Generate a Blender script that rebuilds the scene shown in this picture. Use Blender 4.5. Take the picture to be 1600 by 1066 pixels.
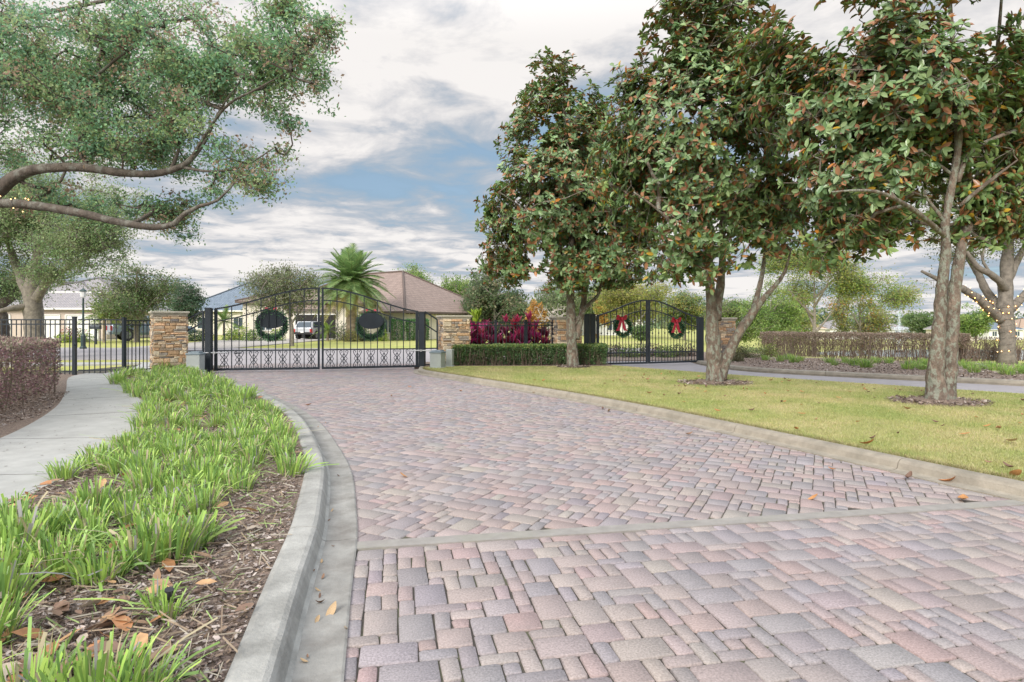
import bpy, math, random
import numpy as np
from mathutils import Vector, Matrix, noise
for o in list(bpy.data.objects): bpy.data.objects.remove(o)
SC = bpy.context.scene; COL = SC.collection
R = math.radians
rng = np.random.default_rng(7); random.seed(7)

# ---------------------------------------------------------------- camera, sky, sun
F = 950.0; HZ = 508.0; CH = 1.3
cd = bpy.data.cameras.new('camera'); cam = bpy.data.objects.new('camera', cd); COL.objects.link(cam)
cam.location = (0, 0, CH); cam.rotation_euler = (R(90), 0, 0)
cd.sensor_width = 36; cd.lens = 36*F/1600; cd.shift_y = -(533-HZ)/1600
cd.clip_start = 0.05; cd.clip_end = 6000
SC.camera = cam
SUN_AZ, SUN_EL = R(205), R(30)
W = bpy.data.worlds.new('World'); SC.world = W; W.use_nodes = True
nt = W.node_tree; nt.nodes.clear()
def N(t, **k):
    n = nt.nodes.new(t)
    for a, b in k.items(): setattr(n, a, b)
    return n
def L(a, b): nt.links.new(a, b)
out = N('ShaderNodeOutputWorld')
sky = N('ShaderNodeTexSky', sky_type='NISHITA'); sky.sun_disc = False; sky.sun_elevation = SUN_EL; sky.sun_rotation = SUN_AZ
bg1 = N('ShaderNodeBackground'); L(sky.outputs[0], bg1.inputs[0]); bg1.inputs[1].default_value = 0.11
tc = N('ShaderNodeTexCoord'); sep = N('ShaderNodeSeparateXYZ'); L(tc.outputs['Generated'], sep.inputs[0])
def M(op, a, b=None, c=None, clamp=False):
    n = N('ShaderNodeMath', operation=op); n.use_clamp = clamp
    for i, v in enumerate((a, b, c)):
        if v is None: continue
        if isinstance(v, (int, float)): n.inputs[i].default_value = v
        else: L(v, n.inputs[i])
    return n.outputs[0]
zc = M('MAXIMUM', sep.outputs[2], 0.0)
den = M('ADD', zc, 0.085)
cx_ = M('DIVIDE', sep.outputs[0], den); cy_ = M('DIVIDE', sep.outputs[1], den)
cmb = N('ShaderNodeCombineXYZ'); L(cx_, cmb.inputs[0]); L(M('MULTIPLY', cy_, 1.0), cmb.inputs[1]); cmb.inputs[2].default_value = 5.6
def noise_n(vec, scale, detail, rough, dist=0.0):
    n = N('ShaderNodeTexNoise'); L(vec, n.inputs['Vector']); n.inputs['Scale'].default_value = scale
    n.inputs['Detail'].default_value = detail; n.inputs['Roughness'].default_value = rough; n.inputs['Distortion'].default_value = dist
    return n.outputs['Fac']
def ramp(f, stops):
    r = N('ShaderNodeValToRGB'); L(f, r.inputs[0]); cr = r.color_ramp
    cr.elements[0].position = stops[0][0]; cr.elements[0].color = (*stops[0][1], 1)
    cr.elements[1].position = stops[-1][0]; cr.elements[1].color = (*stops[-1][1], 1)
    for p, c in stops[1:-1]:
        e = cr.elements.new(p); e.color = (*c, 1)
    return r.outputs[0]
n1 = noise_n(cmb.outputs[0], 0.85, 6, 0.55, 0.25)
n2 = noise_n(cmb.outputs[0], 2.6, 8, 0.6, 0.4)
mixn = M('SUBTRACT', M('ADD', M('MULTIPLY', n1, 0.58), M('MULTIPLY', n2, 0.46)), 0.02)
ccol = ramp(mixn, [(0.38, (0.29, 0.42, 0.55)), (0.44, (0.39, 0.47, 0.56)), (0.485, (0.52, 0.555, 0.61)), (0.525, (0.72, 0.71, 0.72)), (0.575, (0.90, 0.87, 0.85))])
bg2 = N('ShaderNodeBackground'); L(ccol, bg2.inputs[0])
L(M('ADD', 0.78, M('MULTIPLY', M('POWER', M('MAXIMUM', M('SUBTRACT', zc, .42), 0.0), 1.2), 4.2)), bg2.inputs[1])
cov = ramp(mixn, [(0.34, (0.72,)*3), (0.46, (1,)*3)])
ms = N('ShaderNodeMixShader'); L(cov, ms.inputs[0]); L(bg1.outputs[0], ms.inputs[1]); L(bg2.outputs[0], ms.inputs[2]); L(ms.outputs[0], out.inputs[0])
sd = bpy.data.lights.new('sun', 'SUN'); sd.energy = 3.0; sd.angle = R(24); sd.color = (1, 0.95, 0.88)
sun = bpy.data.objects.new('sun', sd); COL.objects.link(sun); sun.rotation_euler = (math.pi/2-SUN_EL, 0, math.pi-SUN_AZ)
SC.view_settings.view_transform = 'Standard'; SC.view_settings.look = 'None'; SC.view_settings.exposure = 0.42; SC.view_settings.gamma = 1
SC.cycles.max_bounces = 8; SC.cycles.transparent_max_bounces = 8

# ---------------------------------------------------------------- helpers
def G(px, py, z=0.0):
    D = F*(CH-z)/(py-HZ); return ((px-800)/F*D, D)
def Q(px, py, D): return Vector(((px-800)/F*D, D, CH+(HZ-py)*D/F))
def tag(o, label=None, cat=None, group=None, kind=None):
    if label: o['label'] = label
    if cat: o['category'] = cat
    if group: o['group'] = group
    if kind: o['kind'] = kind
    return o
WL = {}
def wloc(o): return WL.get(o.name, Vector((0, 0, 0)))
def thing(name, label, cat, loc, group=None, rz=0):
    o = bpy.data.objects.new(name, None); COL.objects.link(o); o.location = loc; o.rotation_euler.z = rz
    o.empty_display_size = 0.2
    WL[o.name] = Vector(loc); return tag(o, label, cat, group)
def link_mesh(name, me, parent=None, loc=None):
    o = bpy.data.objects.new(name, me); COL.objects.link(o)
    if parent is not None: o.parent = parent
    if loc is not None: o.location = loc
    WL[o.name] = wloc(parent) if parent is not None else Vector(loc or (0, 0, 0))
    return o
class MB:
    def __init__(s): s.v = []; s.f = []; s.c = []; s.uv = []
    def add(s, vs, fs, col=(1, 1, 1), uvs=None):
        b = len(s.v); s.v += [tuple(p) for p in vs]
        for i, f in enumerate(fs):
            s.f.append([b+k for k in f]); s.c.append(col); s.uv.append(uvs[i] if uvs else None)
    def box(s, c, size, rz=0, col=(1, 1, 1), rot=None):
        hx, hy, hz = size[0]/2, size[1]/2, size[2]/2
        m = rot if rot is not None else Matrix.Rotation(rz, 3, 'Z'); c = Vector(c)
        vs = [c+m@Vector((x*hx, y*hy, z*hz)) for z in (-1, 1) for x, y in ((-1, -1), (1, -1), (1, 1), (-1, 1))]
        s.add(vs, [(3, 2, 1, 0), (4, 5, 6, 7), (0, 1, 5, 4), (1, 2, 6, 5), (2, 3, 7, 6), (3, 0, 4, 7)], col)
    def bar(s, a, b, w, h=None, col=(1, 1, 1)):      # square bar between two points
        a = Vector(a); b = Vector(b); d = b-a; l = d.length
        if l < 1e-6: return
        h = h or w; z = d/l; up = Vector((0, 0, 1)) if abs(z.z) < 0.95 else Vector((1, 0, 0))
        x = z.cross(up).normalized(); y = x.cross(z)
        m = Matrix((x, z, y)).transposed()
        s.box((a+b)/2, (w, l, h), rot=m, col=col)
    def tube(s, pts, rad, n=6, col=(1, 1, 1), cap=True, wob=0.0):
        pts = [Vector(p) for p in pts]; k = len(pts)
        if not hasattr(rad, '__len__'): rad = [rad]*k
        t0 = (pts[1]-pts[0]).normalized(); ref = Vector((1, 0, 0)) if abs(t0.x) < 0.8 else Vector((0, 1, 0))
        x = (ref-t0*ref.dot(t0)).normalized(); vs = []
        for i, p in enumerate(pts):
            t = (pts[min(i+1, k-1)]-pts[max(i-1, 0)])
            if t.length < 1e-9: t = t0
            t.normalize(); x = (x-t*x.dot(t)).normalized(); y = t.cross(x)
            for j in range(n):
                a = 2*math.pi*j/n; r = rad[i]
                q = p+(x*math.cos(a)+y*math.sin(a))*r
                if wob: q += (q-p)*wob*noise.noise(q*(1.1/max(rad[0], .05)))
                vs.append(q)
        fs = [(i*n+j, i*n+(j+1) % n, (i+1)*n+(j+1) % n, (i+1)*n+j) for i in range(k-1) for j in range(n)]
        if cap: fs += [tuple(range(n))[::-1], tuple(range((k-1)*n, k*n))]
        s.add(vs, fs, col)
    def lathe(s, c, prof, n=16, col=(1, 1, 1)):
        c = Vector(c); k = len(prof)
        vs = [c+Vector((r*math.cos(2*math.pi*j/n), r*math.sin(2*math.pi*j/n), z)) for r, z in prof for j in range(n)]
        fs = [(i*n+j, i*n+(j+1) % n, (i+1)*n+(j+1) % n, (i+1)*n+j) for i in range(k-1) for j in range(n)]
        fs += [tuple(range(n))[::-1], tuple(range((k-1)*n, k*n))]
        s.add(vs, fs, col)
    def prism(s, poly, z0, z1, col=(1, 1, 1)):
        n = len(poly)
        vs = [(x, y, z0) for x, y in poly]+[(x, y, z1) for x, y in poly]
        s.add(vs, [tuple(range(n))[::-1], tuple(range(n, 2*n))]+[(i, (i+1) % n, n+(i+1) % n, n+i) for i in range(n)], col)
    def build(s, name, mat, parent=None, origin=None, smooth=False):
        me = bpy.data.meshes.new(name); off = wloc(parent) if parent is not None else Vector(origin or (0, 0, 0))
        v = np.array(s.v, dtype=np.float64)-np.array(off)
        me.from_pydata(v.tolist(), [], s.f)
        at = me.attributes.new('col', 'FLOAT_COLOR', 'CORNER')
        cc = np.ones((len(me.loops), 4), dtype=np.float32); i = 0
        for f, c in zip(s.f, s.c): cc[i:i+len(f), :3] = c; i += len(f)
        at.data.foreach_set('color', cc.ravel())
        if any(u is not None for u in s.uv):
            ul = me.uv_layers.new(name='UVMap'); uu = np.zeros((len(me.loops), 2), dtype=np.float32); i = 0
            for f, u in zip(s.f, s.uv):
                if u is not None: uu[i:i+len(f)] = u
                i += len(f)
            ul.data.foreach_set('uv', uu.ravel())
        if smooth: me.polygons.foreach_set('use_smooth', [True]*len(me.polygons))
        for m in (mat if isinstance(mat, (list, tuple)) else [mat]): me.materials.append(m)
        return link_mesh(name, me, parent, None if parent is not None else tuple(off))

def np_mesh(name, V, faces, cols, mat, parent=None, origin=(0, 0, 0), smooth=False, matidx=None):
    """V (n,k,3) instances of one template; faces: template faces; cols (n,3) or (n,f,3)"""
    n, k, _ = V.shape; off = np.array(wloc(parent) if parent is not None else origin, dtype=np.float64)
    me = bpy.data.meshes.new(name); V = V-off
    me.vertices.add(n*k); me.vertices.foreach_set('co', V.astype(np.float32).ravel())
    fl = np.concatenate([np.array(f) for f in faces]); lens = np.array([len(f) for f in faces]); nl = len(fl)
    loops = (fl[None, :]+(np.arange(n)*k)[:, None]).ravel()
    me.loops.add(n*nl); me.loops.foreach_set('vertex_index', loops.astype(np.int32))
    st = np.concatenate([[0], np.cumsum(lens)[:-1]])
    starts = (st[None, :]+(np.arange(n)*nl)[:, None]).ravel()
    me.polygons.add(n*len(faces)); me.polygons.foreach_set('loop_start', starts.astype(np.int32))
    if matidx is not None: me.polygons.foreach_set('material_index', np.tile(np.array(matidx, dtype=np.int32), n))
    if smooth: me.polygons.foreach_set('use_smooth', [True]*(n*len(faces)))
    me.update(calc_edges=True)
    at = me.attributes.new('col', 'FLOAT_COLOR', 'CORNER')
    c = np.ones((n, nl, 4), dtype=np.float32)
    c[:, :, :3] = cols[:, None, :]
    at.data.foreach_set('color', c.ravel())
    for m in (mat if isinstance(mat, (list, tuple)) else [mat]): me.materials.append(m)
    return link_mesh(name, me, parent, None if parent is not None else tuple(origin))

def rand_rot(n, up=None, tilt=1.0):
    """orthonormal frames (n,3,3): columns x(side), y(length), z(normal)"""
    y = rng.normal(size=(n, 3)); y /= np.linalg.norm(y, axis=1)[:, None]
    z = rng.normal(size=(n, 3))*tilt
    if up is not None: z += np.array(up)
    z -= y*(z*y).sum(1)[:, None]; z /= np.linalg.norm(z, axis=1)[:, None]+1e-9
    x = np.cross(y, z)
    return np.stack([x, y, z], axis=2)
def frames(y, z):
    y = y/(np.linalg.norm(y, axis=1)[:, None]+1e-9); z = z-y*(z*y).sum(1)[:, None]; z /= np.linalg.norm(z, axis=1)[:, None]+1e-9
    return np.stack([np.cross(y, z), y, z], axis=2)
def place(T, Fm, P, S):
    return np.einsum('nij,nkj->nki', Fm, T[None]*S[:, None, None] if S.ndim == 1 else T[None]*S[:, None, :])+P[:, None, :]

# ---------------------------------------------------------------- materials
MATS = {}
def mat(name, base=(.5, .5, .5), rough=.7, metal=0, attr=False, nscale=None, namt=.3, c2=None, bump=0, bscale=None, spec=.5, trans=0, emis=None, detail=5, coord='Object', stretch=None, mscale=None, mamt=0, m2=None, mthr=(.5, .6)):
    if name in MATS: return MATS[name]
    m = bpy.data.materials.new(name); m.use_nodes = True; t = m.node_tree; b = t.nodes['Principled BSDF']
    def nn(ty, **k):
        x = t.nodes.new(ty)
        for q, w in k.items(): setattr(x, q, w)
        return x
    b.inputs['Roughness'].default_value = rough; b.inputs['Metallic'].default_value = metal
    b.inputs['Specular IOR Level'].default_value = spec
    tcn = nn('ShaderNodeTexCoord'); vec = tcn.outputs[coord]
    if stretch:
        mp = nn('ShaderNodeMapping'); t.links.new(vec, mp.inputs[0]); mp.inputs['Scale'].default_value = stretch; vec = mp.outputs[0]
    if attr:
        a = nn('ShaderNodeAttribute'); a.attribute_name = 'col'; col = a.outputs['Color']
        mm = nn('ShaderNodeMix', data_type='RGBA', blend_type='MULTIPLY'); mm.inputs[0].default_value = 1
        t.links.new(col, mm.inputs[6]); mm.inputs[7].default_value = (*base, 1); col = mm.outputs[2]
    else:
        rg = nn('ShaderNodeRGB'); rg.outputs[0].default_value = (*base, 1); col = rg.outputs[0]
    if nscale:
        no = nn('ShaderNodeTexNoise'); t.links.new(vec, no.inputs['Vector']); no.inputs['Scale'].default_value = nscale; no.inputs['Detail'].default_value = detail; no.inputs['Roughness'].default_value = .62
        mr = nn('ShaderNodeMapRange'); t.links.new(no.outputs['Fac'], mr.inputs[0]); mr.inputs[1].default_value = .3; mr.inputs[2].default_value = .7
        if c2:
            mm = nn('ShaderNodeMix', data_type='RGBA'); t.links.new(mr.outputs[0], mm.inputs[0]); t.links.new(col, mm.inputs[6]); mm.inputs[7].default_value = (*c2, 1); col = mm.outputs[2]
        else:
            mr.inputs[3].default_value = 1-namt; mr.inputs[4].default_value = 1+namt
            mm = nn('ShaderNodeVectorMath', operation='MULTIPLY'); t.links.new(col, mm.inputs[0]); t.links.new(mr.outputs[0], mm.inputs[1]); col = mm.outputs[0]
    if mscale:
        no = nn('ShaderNodeTexNoise'); t.links.new(vec, no.inputs['Vector']); no.inputs['Scale'].default_value = mscale; no.inputs['Detail'].default_value = 6; no.inputs['Roughness'].default_value = .65
        mr = nn('ShaderNodeMapRange'); t.links.new(no.outputs['Fac'], mr.inputs[0]); mr.inputs[1].default_value = mthr[0]; mr.inputs[2].default_value = mthr[1]; mr.inputs[3].default_value = 0; mr.inputs[4].default_value = mamt
        mm = nn('ShaderNodeMix', data_type='RGBA'); t.links.new(mr.outputs[0], mm.inputs[0]); t.links.new(col, mm.inputs[6]); mm.inputs[7].default_value = (*m2, 1); col = mm.outputs[2]
    t.links.new(col, b.inputs['Base Color'])
    if bump:
        no = nn('ShaderNodeTexNoise'); t.links.new(vec, no.inputs['Vector']); no.inputs['Scale'].default_value = bscale or (nscale or 20); no.inputs['Detail'].default_value = 6; no.inputs['Roughness'].default_value = .65
        bp = nn('ShaderNodeBump'); bp.inputs['Strength'].default_value = 1; bp.inputs['Distance'].default_value = bump; t.links.new(no.outputs['Fac'], bp.inputs['Height']); t.links.new(bp.outputs[0], b.inputs['Normal'])
    if emis:
        b.inputs['Emission Color'].default_value = (*emis[0], 1); b.inputs['Emission Strength'].default_value = emis[1]
    if trans:
        tr = nn('ShaderNodeBsdfTranslucent'); t.links.new(col, tr.inputs[0]); mx = nn('ShaderNodeMixShader'); mx.inputs[0].default_value = trans
        t.links.new(b.outputs[0], mx.inputs[1]); t.links.new(tr.outputs[0], mx.inputs[2]); t.links.new(mx.outputs[0], t.nodes['Material Output'].inputs[0])
    MATS[name] = m; return m

M_paver = mat('paver', (1, 1, 1), .85, attr=True, nscale=110, namt=.30, bump=.004, bscale=90, spec=.3, mscale=1.5, mamt=.45, m2=(.23, .205, .20), mthr=(.46, .70))
M_joint = mat('joint_sand', (.065, .055, .045), .95, nscale=6, namt=.4, bump=.004, mscale=3, mamt=.5, m2=(.10, .11, .05))
M_band = mat('band_concrete', (.27, .25, .23), .9, nscale=9, namt=.16, bump=.004, bscale=50, mscale=2.5, mamt=.4, m2=(.28, .27, .22))
M_kerb = mat('kerb_concrete', (.35, .34, .315), .85, nscale=7, namt=.2, bump=.006, bscale=55, mscale=2.6, mamt=.75, m2=(.17, .165, .15), mthr=(.47, .68))
M_kerb_tan = mat('kerb_concrete_tan', (.29, .255, .205), .85, nscale=7, namt=.22, bump=.006, bscale=55, mscale=2.2, mamt=.6, m2=(.20, .18, .14), mthr=(.45, .68))
M_walk = mat('walk_concrete', (.37, .365, .345), .88, nscale=5, namt=.12, bump=.003, bscale=60, mscale=1.7, mamt=.5, m2=(.30, .29, .26), mthr=(.5, .75))
M_lawn = mat('lawn', (.32, .35, .10), .9, nscale=1.3, c2=(.42, .38, .12), bump=.02, bscale=45, mscale=9, mamt=.5, m2=(.24, .32, .06), mthr=(.45, .65))
M_far = mat('far_lawn', (.33, .36, .075), .95, nscale=.12, c2=(.44, .39, .15), bump=.03, bscale=8, mscale=.9, mamt=.4, m2=(.20, .27, .06))
M_mulch = mat('mulch', (.21, .15, .11), .95, nscale=22, c2=(.32, .245, .20), bump=.03, bscale=30, mscale=60, mamt=.7, m2=(.07, .05, .04), mthr=(.5, .6))
M_chip = mat('chip', (1, 1, 1), .9, attr=True)
M_leafdry = mat('dry_leaf', (1, 1, 1), .6, attr=True, nscale=25, namt=.25, trans=.15)
M_magtop = mat('magnolia_leaf', (1, 1, 1), .30, attr=True, spec=.6, trans=.45)
M_magbot = mat('magnolia_underside', (1.0, 1.0, .75), .75, attr=True, trans=.4, nscale=1.7, namt=.3, mscale=2.3, mamt=.75, m2=(.36, .18, .085), mthr=(.53, .62))
M_oakleaf = mat('oak_leaf', (1, 1, 1), .5, attr=True, trans=.5, spec=.4)
M_leaf = mat('leaf', (1, 1, 1), .6, attr=True, trans=.25)
M_blade = mat('grass_blade', (1, 1, 1), .45, attr=True, trans=.25, spec=.4)
M_barkm = mat('magnolia_bark', (.185, .14, .11), .92, nscale=9, namt=.5, bump=.06, bscale=20, mscale=13, mamt=.7, m2=(.30, .33, .27), mthr=(.49, .57), stretch=(1, 1, .6))
M_barko = mat('oak_bark', (.105, .085, .07), .95, nscale=10, namt=.4, bump=.03, bscale=22, mscale=6, mamt=.5, m2=(.30, .31, .27), mthr=(.5, .65), stretch=(1, 1, .6))
M_barkg = mat('grey_bark', (.21, .185, .155), .95, nscale=8, namt=.35, bump=.02, bscale=20)
M_iron = mat('black_iron', (.028, .036, .046), .38, metal=.1, nscale=4, namt=.2)
M_stone = mat('stacked_stone', (1, 1, 1), .9, attr=True, nscale=26, namt=.3, bump=.012, bscale=22, mscale=10, mamt=.35, m2=(.13, .10, .08), mthr=(.55, .68))
M_mortar = mat('stone_gap', (.10, .08, .065), .95)
M_cap = mat('pillar_cap', (.50, .46, .38), .85, nscale=9, namt=.15, bump=.004)
M_opbox = mat('operator_box', (.43, .46, .45), .5, nscale=2, namt=.08)
M_oplid = mat('operator_lid', (.22, .27, .30), .5)
M_metal = mat('galvanised', (.5, .5, .5), .4, metal=.6)
M_wreath = mat('wreath_needle', (1, 1, 1), .6, attr=True)
M_dkgreen = mat('wreath_core', (.02, .045, .03), .9)
M_red = mat('ribbon', (.62, .03, .06), .45, nscale=8, namt=.2)
M_white = mat('white_paint', (.72, .72, .70), .6, nscale=1.5, namt=.05)
M_stucco = mat('stucco', (.66, .61, .52), .9, nscale=2.5, namt=.06, bump=.004, bscale=60)
M_stucco2 = mat('stucco_pink', (.52, .44, .38), .9, nscale=2.5, namt=.06)
M_glass = mat('window_glass', (.05, .07, .09), .08, spec=.8)
M_dark = mat('dark_interior', (.02, .018, .016), .8)
M_rubber = mat('rubber', (.03, .03, .032), .8)
M_chrome = mat('wheel_metal', (.22, .23, .25), .4, metal=.3)
M_carsil = mat('silver_paint', (.55, .57, .60), .28, metal=.3, spec=.6)
M_carblue = mat('pickup_paint', (.20, .255, .33), .3, metal=.3, spec=.6)
M_tail = mat('tail_lamp', (.5, .03, .03), .3)
M_bulb = mat('lit_bulb', (1, .7, .3), .5, emis=((1, .62, .25), 3.2))
M_water = mat('water', (.22, .29, .34), .12, nscale=.3, namt=.1, bump=.03, bscale=2.5, spec=.8)
M_spray = mat('spray', (.85, .88, .9), .6, trans=.5)
M_plant = mat('plant_leaf', (1, 1, 1), .4, attr=True, trans=.3)
M_palmtr = mat('palm_trunk', (.25, .20, .15), .95, nscale=5, namt=.4, bump=.05, bscale=7)
M_asph = mat('street_pavers', (.31, .285, .29), .9, nscale=3, namt=.12, mscale=14, mamt=.4, m2=(.30, .27, .27))
M_lampglass = mat('lamp_glass', (.8, .8, .78), .3, trans=.2)

def roofmat(name, c1, c2, sx=4.2, sy=2.6, d=.04):
    m = bpy.data.materials.new(name); m.use_nodes = True; t = m.node_tree; b = t.nodes['Principled BSDF']; b.inputs['Roughness'].default_value = .8
    u = t.nodes.new('ShaderNodeUVMap'); br = t.nodes.new('ShaderNodeTexBrick'); t.links.new(u.outputs[0], br.inputs['Vector'])
    br.inputs['Color1'].default_value = (*c1, 1); br.inputs['Color2'].default_value = (*c2, 1); br.inputs['Mortar'].default_value = (c1[0]*.45, c1[1]*.45, c1[2]*.45, 1)
    br.inputs['Scale'].default_value = 1; br.inputs['Brick Width'].default_value = 1/sx; br.inputs['Row Height'].default_value = 1/sy; br.inputs['Mortar Size'].default_value = .022; br.offset = 0
    t.links.new(br.outputs[0], b.inputs['Base Color'])
    wv = t.nodes.new('ShaderNodeTexWave'); wv.wave_type = 'BANDS'; wv.bands_direction = 'X'; t.links.new(u.outputs[0], wv.inputs['Vector']); wv.inputs['Scale'].default_value = sx*.314
    bp = t.nodes.new('ShaderNodeBump'); bp.inputs['Distance'].default_value = d; t.links.new(wv.outputs['Fac'], bp.inputs['Height']); t.links.new(bp.outputs[0], b.inputs['Normal'])
    return m
M_tile = roofmat('clay_tile', (.26, .19, .16), (.33, .245, .21))
M_tile2 = roofmat('tan_tile', (.40, .29, .21), (.48, .34, .25))
M_slate = roofmat('slate_tile', (.15, .19, .24), (.20, .25, .31))
M_grayroof = roofmat('grey_tile', (.30, .28, .29), (.36, .33, .33))

def smooth_line(pts, step=.25):
    P = [Vector(p) for p in pts]; out_ = []
    for i in range(len(P)-1):
        p0 = P[max(i-1, 0)]; p1 = P[i]; p2 = P[i+1]; p3 = P[min(i+2, len(P)-1)]
        n = max(1, int((p2-p1).length/step))
        for k in range(n):
            t = k/n
            out_.append(.5*((2*p1)+(p2-p0)*t+(2*p0-5*p1+4*p2-p3)*t*t+(3*p1-p0-3*p2+p3)*t*t*t))
    out_.append(P[-1]); return out_
def offset(line, d):
    r = []
    for i, p in enumerate(line):
        t = (line[min(i+1, len(line)-1)]-line[max(i-1, 0)]).normalized(); r.append(Vector((p.x+t.y*d, p.y-t.x*d)))
    return r
def inpoly(x, y, poly):
    c = False; n = len(poly)
    for i in range(n):
        x1, y1 = poly[i][0], poly[i][1]; x2, y2 = poly[(i+1) % n][0], poly[(i+1) % n][1]
        if (y1 > y) != (y2 > y) and x < (x2-x1)*(y-y1)/(y2-y1)+x1: c = not c
    return c
def np_inpoly(X, Y, poly):
    c = np.zeros(X.shape, bool); n = len(poly)
    for i in range(n):
        x1, y1 = poly[i][0], poly[i][1]; x2, y2 = poly[(i+1) % n][0], poly[(i+1) % n][1]
        if y1 == y2: continue
        k = ((y1 > Y) != (y2 > Y)) & (X < (x2-x1)*(Y-y1)/(y2-y1)+x1); c ^= k
    return c
def sheet(name, poly, z, m, kind='structure', skirt=.3, bumpy=0):
    from mathutils.geometry import tessellate_polygon
    poly = [Vector((p[0], p[1], 0)) for p in poly]
    tri = tessellate_polygon([poly]); mb = MB(); n = len(poly)
    vs = [(p.x, p.y, z) for p in poly]+[(p.x, p.y, z-skirt) for p in poly]
    mb.add(vs, [tuple(t) for t in tri]+[(i, (i+1) % n, n+(i+1) % n, n+i) for i in range(n)])
    o = mb.build(name, m); o['kind'] = kind
    me = o.data
    import bmesh
    b = bmesh.new(); b.from_mesh(me); bmesh.ops.recalc_face_normals(b, faces=b.faces); b.to_mesh(me); b.free()
    return o

# ---------------------------------------------------------------- the ground, lines in plan
def sst(a, b, x):
    t = np.clip((x-a)/(b-a), 0, 1); return t*t*(3-2*t)
def gz(x, y):
    x = np.asarray(x, float); y = np.asarray(y, float)
    r = np.hypot(x, y); m = sst(.22, .5, x/np.maximum(y, 1)); d = 3.25*m*sst(27, 78, r)
    lk = 1-np.hypot((x-92)/46, (y-99)/27); d = d+1.2*sst(0, .3, lk)
    return -.035-d
ys = np.concatenate([np.linspace(-30, 20, 11), np.linspace(22, 140, 60), np.linspace(145, 400, 40), [500, 700, 1200, 3000]])
xs = np.concatenate([[-3000, -1200, -600, -300], np.linspace(-200, -40, 17), np.linspace(-36, 140, 80), np.linspace(145, 300, 22), [400, 700, 1400, 3000]])
XX, YY = np.meshgrid(xs, ys); ZZ = gz(XX, YY); nx, ny = len(xs), len(ys)
gm = MB(); gm.v = list(zip(XX.ravel().tolist(), YY.ravel().tolist(), ZZ.ravel().tolist()))
for j in range(ny-1):
    for i in range(nx-1):
        gm.f.append([j*nx+i, j*nx+i+1, (j+1)*nx+i+1, (j+1)*nx+i]); gm.c.append((1, 1, 1)); gm.uv.append(None)
tag(gm.build('ground', M_far, smooth=True), kind='structure')
wt = MB(); ang = [2*math.pi*i/64 for i in range(64)]
wt.add([(92+47*math.cos(a), 99+28*math.sin(a), -3.62) for a in ang], [tuple(range(64))])
tag(wt.build('lake_water', M_water), kind='structure')

KL = smooth_line([(.35, -4, 0), (.02, -1, 0), (-.2, .3, 0), (-.43, 1.4, 0), (-.631, 2.296, 0), (-.785, 2.976, 0), (-.935, 3.676, 0), (-1.074, 4.2, 0), (-1.40, 5.32, 0), (-1.845, 6.466, 0), (-2.55, 8.07, 0), (-3.40, 9.6, 0), (-4.5, 11.3, 0), (-6.0, 13.4, 0), (-7.9, 16.0, 0), (-8.35, 16.9, 0)], .12)
KR = smooth_line([(5.8, -4, 0), (5.35, -1, 0), (4.95, 1.2, 0), (4.35, 3.1, 0), (3.82, 4.5, 0), (3.62, 4.95, 0), (3.14, 6.11, 0), (2.22, 8.25, 0), (1.88, 8.98, 0), (.72, 11.13, 0), (-1.33, 14.36, 0), (-2.45, 16.2, 0), (-2.72, 17.6, 0)], .12)
NE = smooth_line([(18, 1.5, 0), (13, 6.5, 0), (9.05, 10.75, 0), (5.77, 14.43, 0), (3.9, 17.0, 0), (2.75, 19.0, 0)], .3)   # near edge of exit drive
FE = smooth_line([(22, 2.8, 0), (16, 7.9, 0), (10.9, 12.85, 0), (6.9, 16.5, 0), (6.2, 18.9, 0), (6.15, 20.3, 0)], .3)      # far edge
def kerb(name, line, side, m, prof, cut=1.9, label=None):
    """prof: list of (offset to side, z) across; swept in cast lengths with 6 mm joints"""
    mb = MB(); acc = 0; seg = [line[0]]; segs = []
    for i in range(1, len(line)):
        acc += (line[i]-line[i-1]).length; seg.append(line[i])
        if acc > cut: segs.append(seg); seg = [line[i]]; acc = 0
    if len(seg) > 1: segs.append(seg)
    full = {id(p): k for k, p in enumerate(line)}
    for sg in segs:
        vs = []; k = len(prof)
        for j, p in enumerate(sg):
            idx = full[id(p)]; t = (line[min(idx+1, len(line)-1)]-line[max(idx-1, 0)]).normalized()
            q = p.copy()
            if j == 0: q += t*.004
            if j == len(sg)-1: q -= t*.004
            nrm = Vector((t.y, -t.x, 0))*side
            vs += [(q.x+nrm.x*o_, q.y+nrm.y*o_, z_) for o_, z_ in prof]
        n = len(sg)
        fs = [(a*k+b, a*k+b+1, (a+1)*k+b+1, (a+1)*k+b) if side < 0 else (a*k+b+1, a*k+b, (a+1)*k+b, (a+1)*k+b+1) for a in range(n-1) for b in range(k-1)]
        fs += [tuple(range(k)), tuple(range((n-1)*k, n*k))[::-1]]
        mb.add(vs, fs)
    o = mb.build(name, m, smooth=False); o['kind'] = 'structure'; return o
profL = [(0, -.2), (0, .009), (.01, .013), (.10, .007), (.185, .009), (.205, .02), (.225, .075), (.238, .094), (.26, .103), (.36, .105), (.385, .098), (.392, .085), (.392, -.2)]
M_gutter = mat('gutter_concrete', (.27, .26, .24), .85, nscale=6, namt=.2, bump=.004, bscale=60, mscale=3.5, mamt=.8, m2=(.15, .135, .12), mthr=(.45, .68))
kerb('kerb', KL, -1, M_kerb, [(.187, -.2)]+profL[4:])
kerb('gutter', KL, -1, M_gutter, profL[:5]+[(.185, -.2)])
profR = [(-.10, -.2), (-.10, .009), (-.02, .012), (.012, .02), (.03, .07), (.05, .092), (.08, .103), (.14, .105), (.165, .095), (.17, -.2)]
kerb('kerb', KR, 1, M_kerb_tan, profR)
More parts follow.
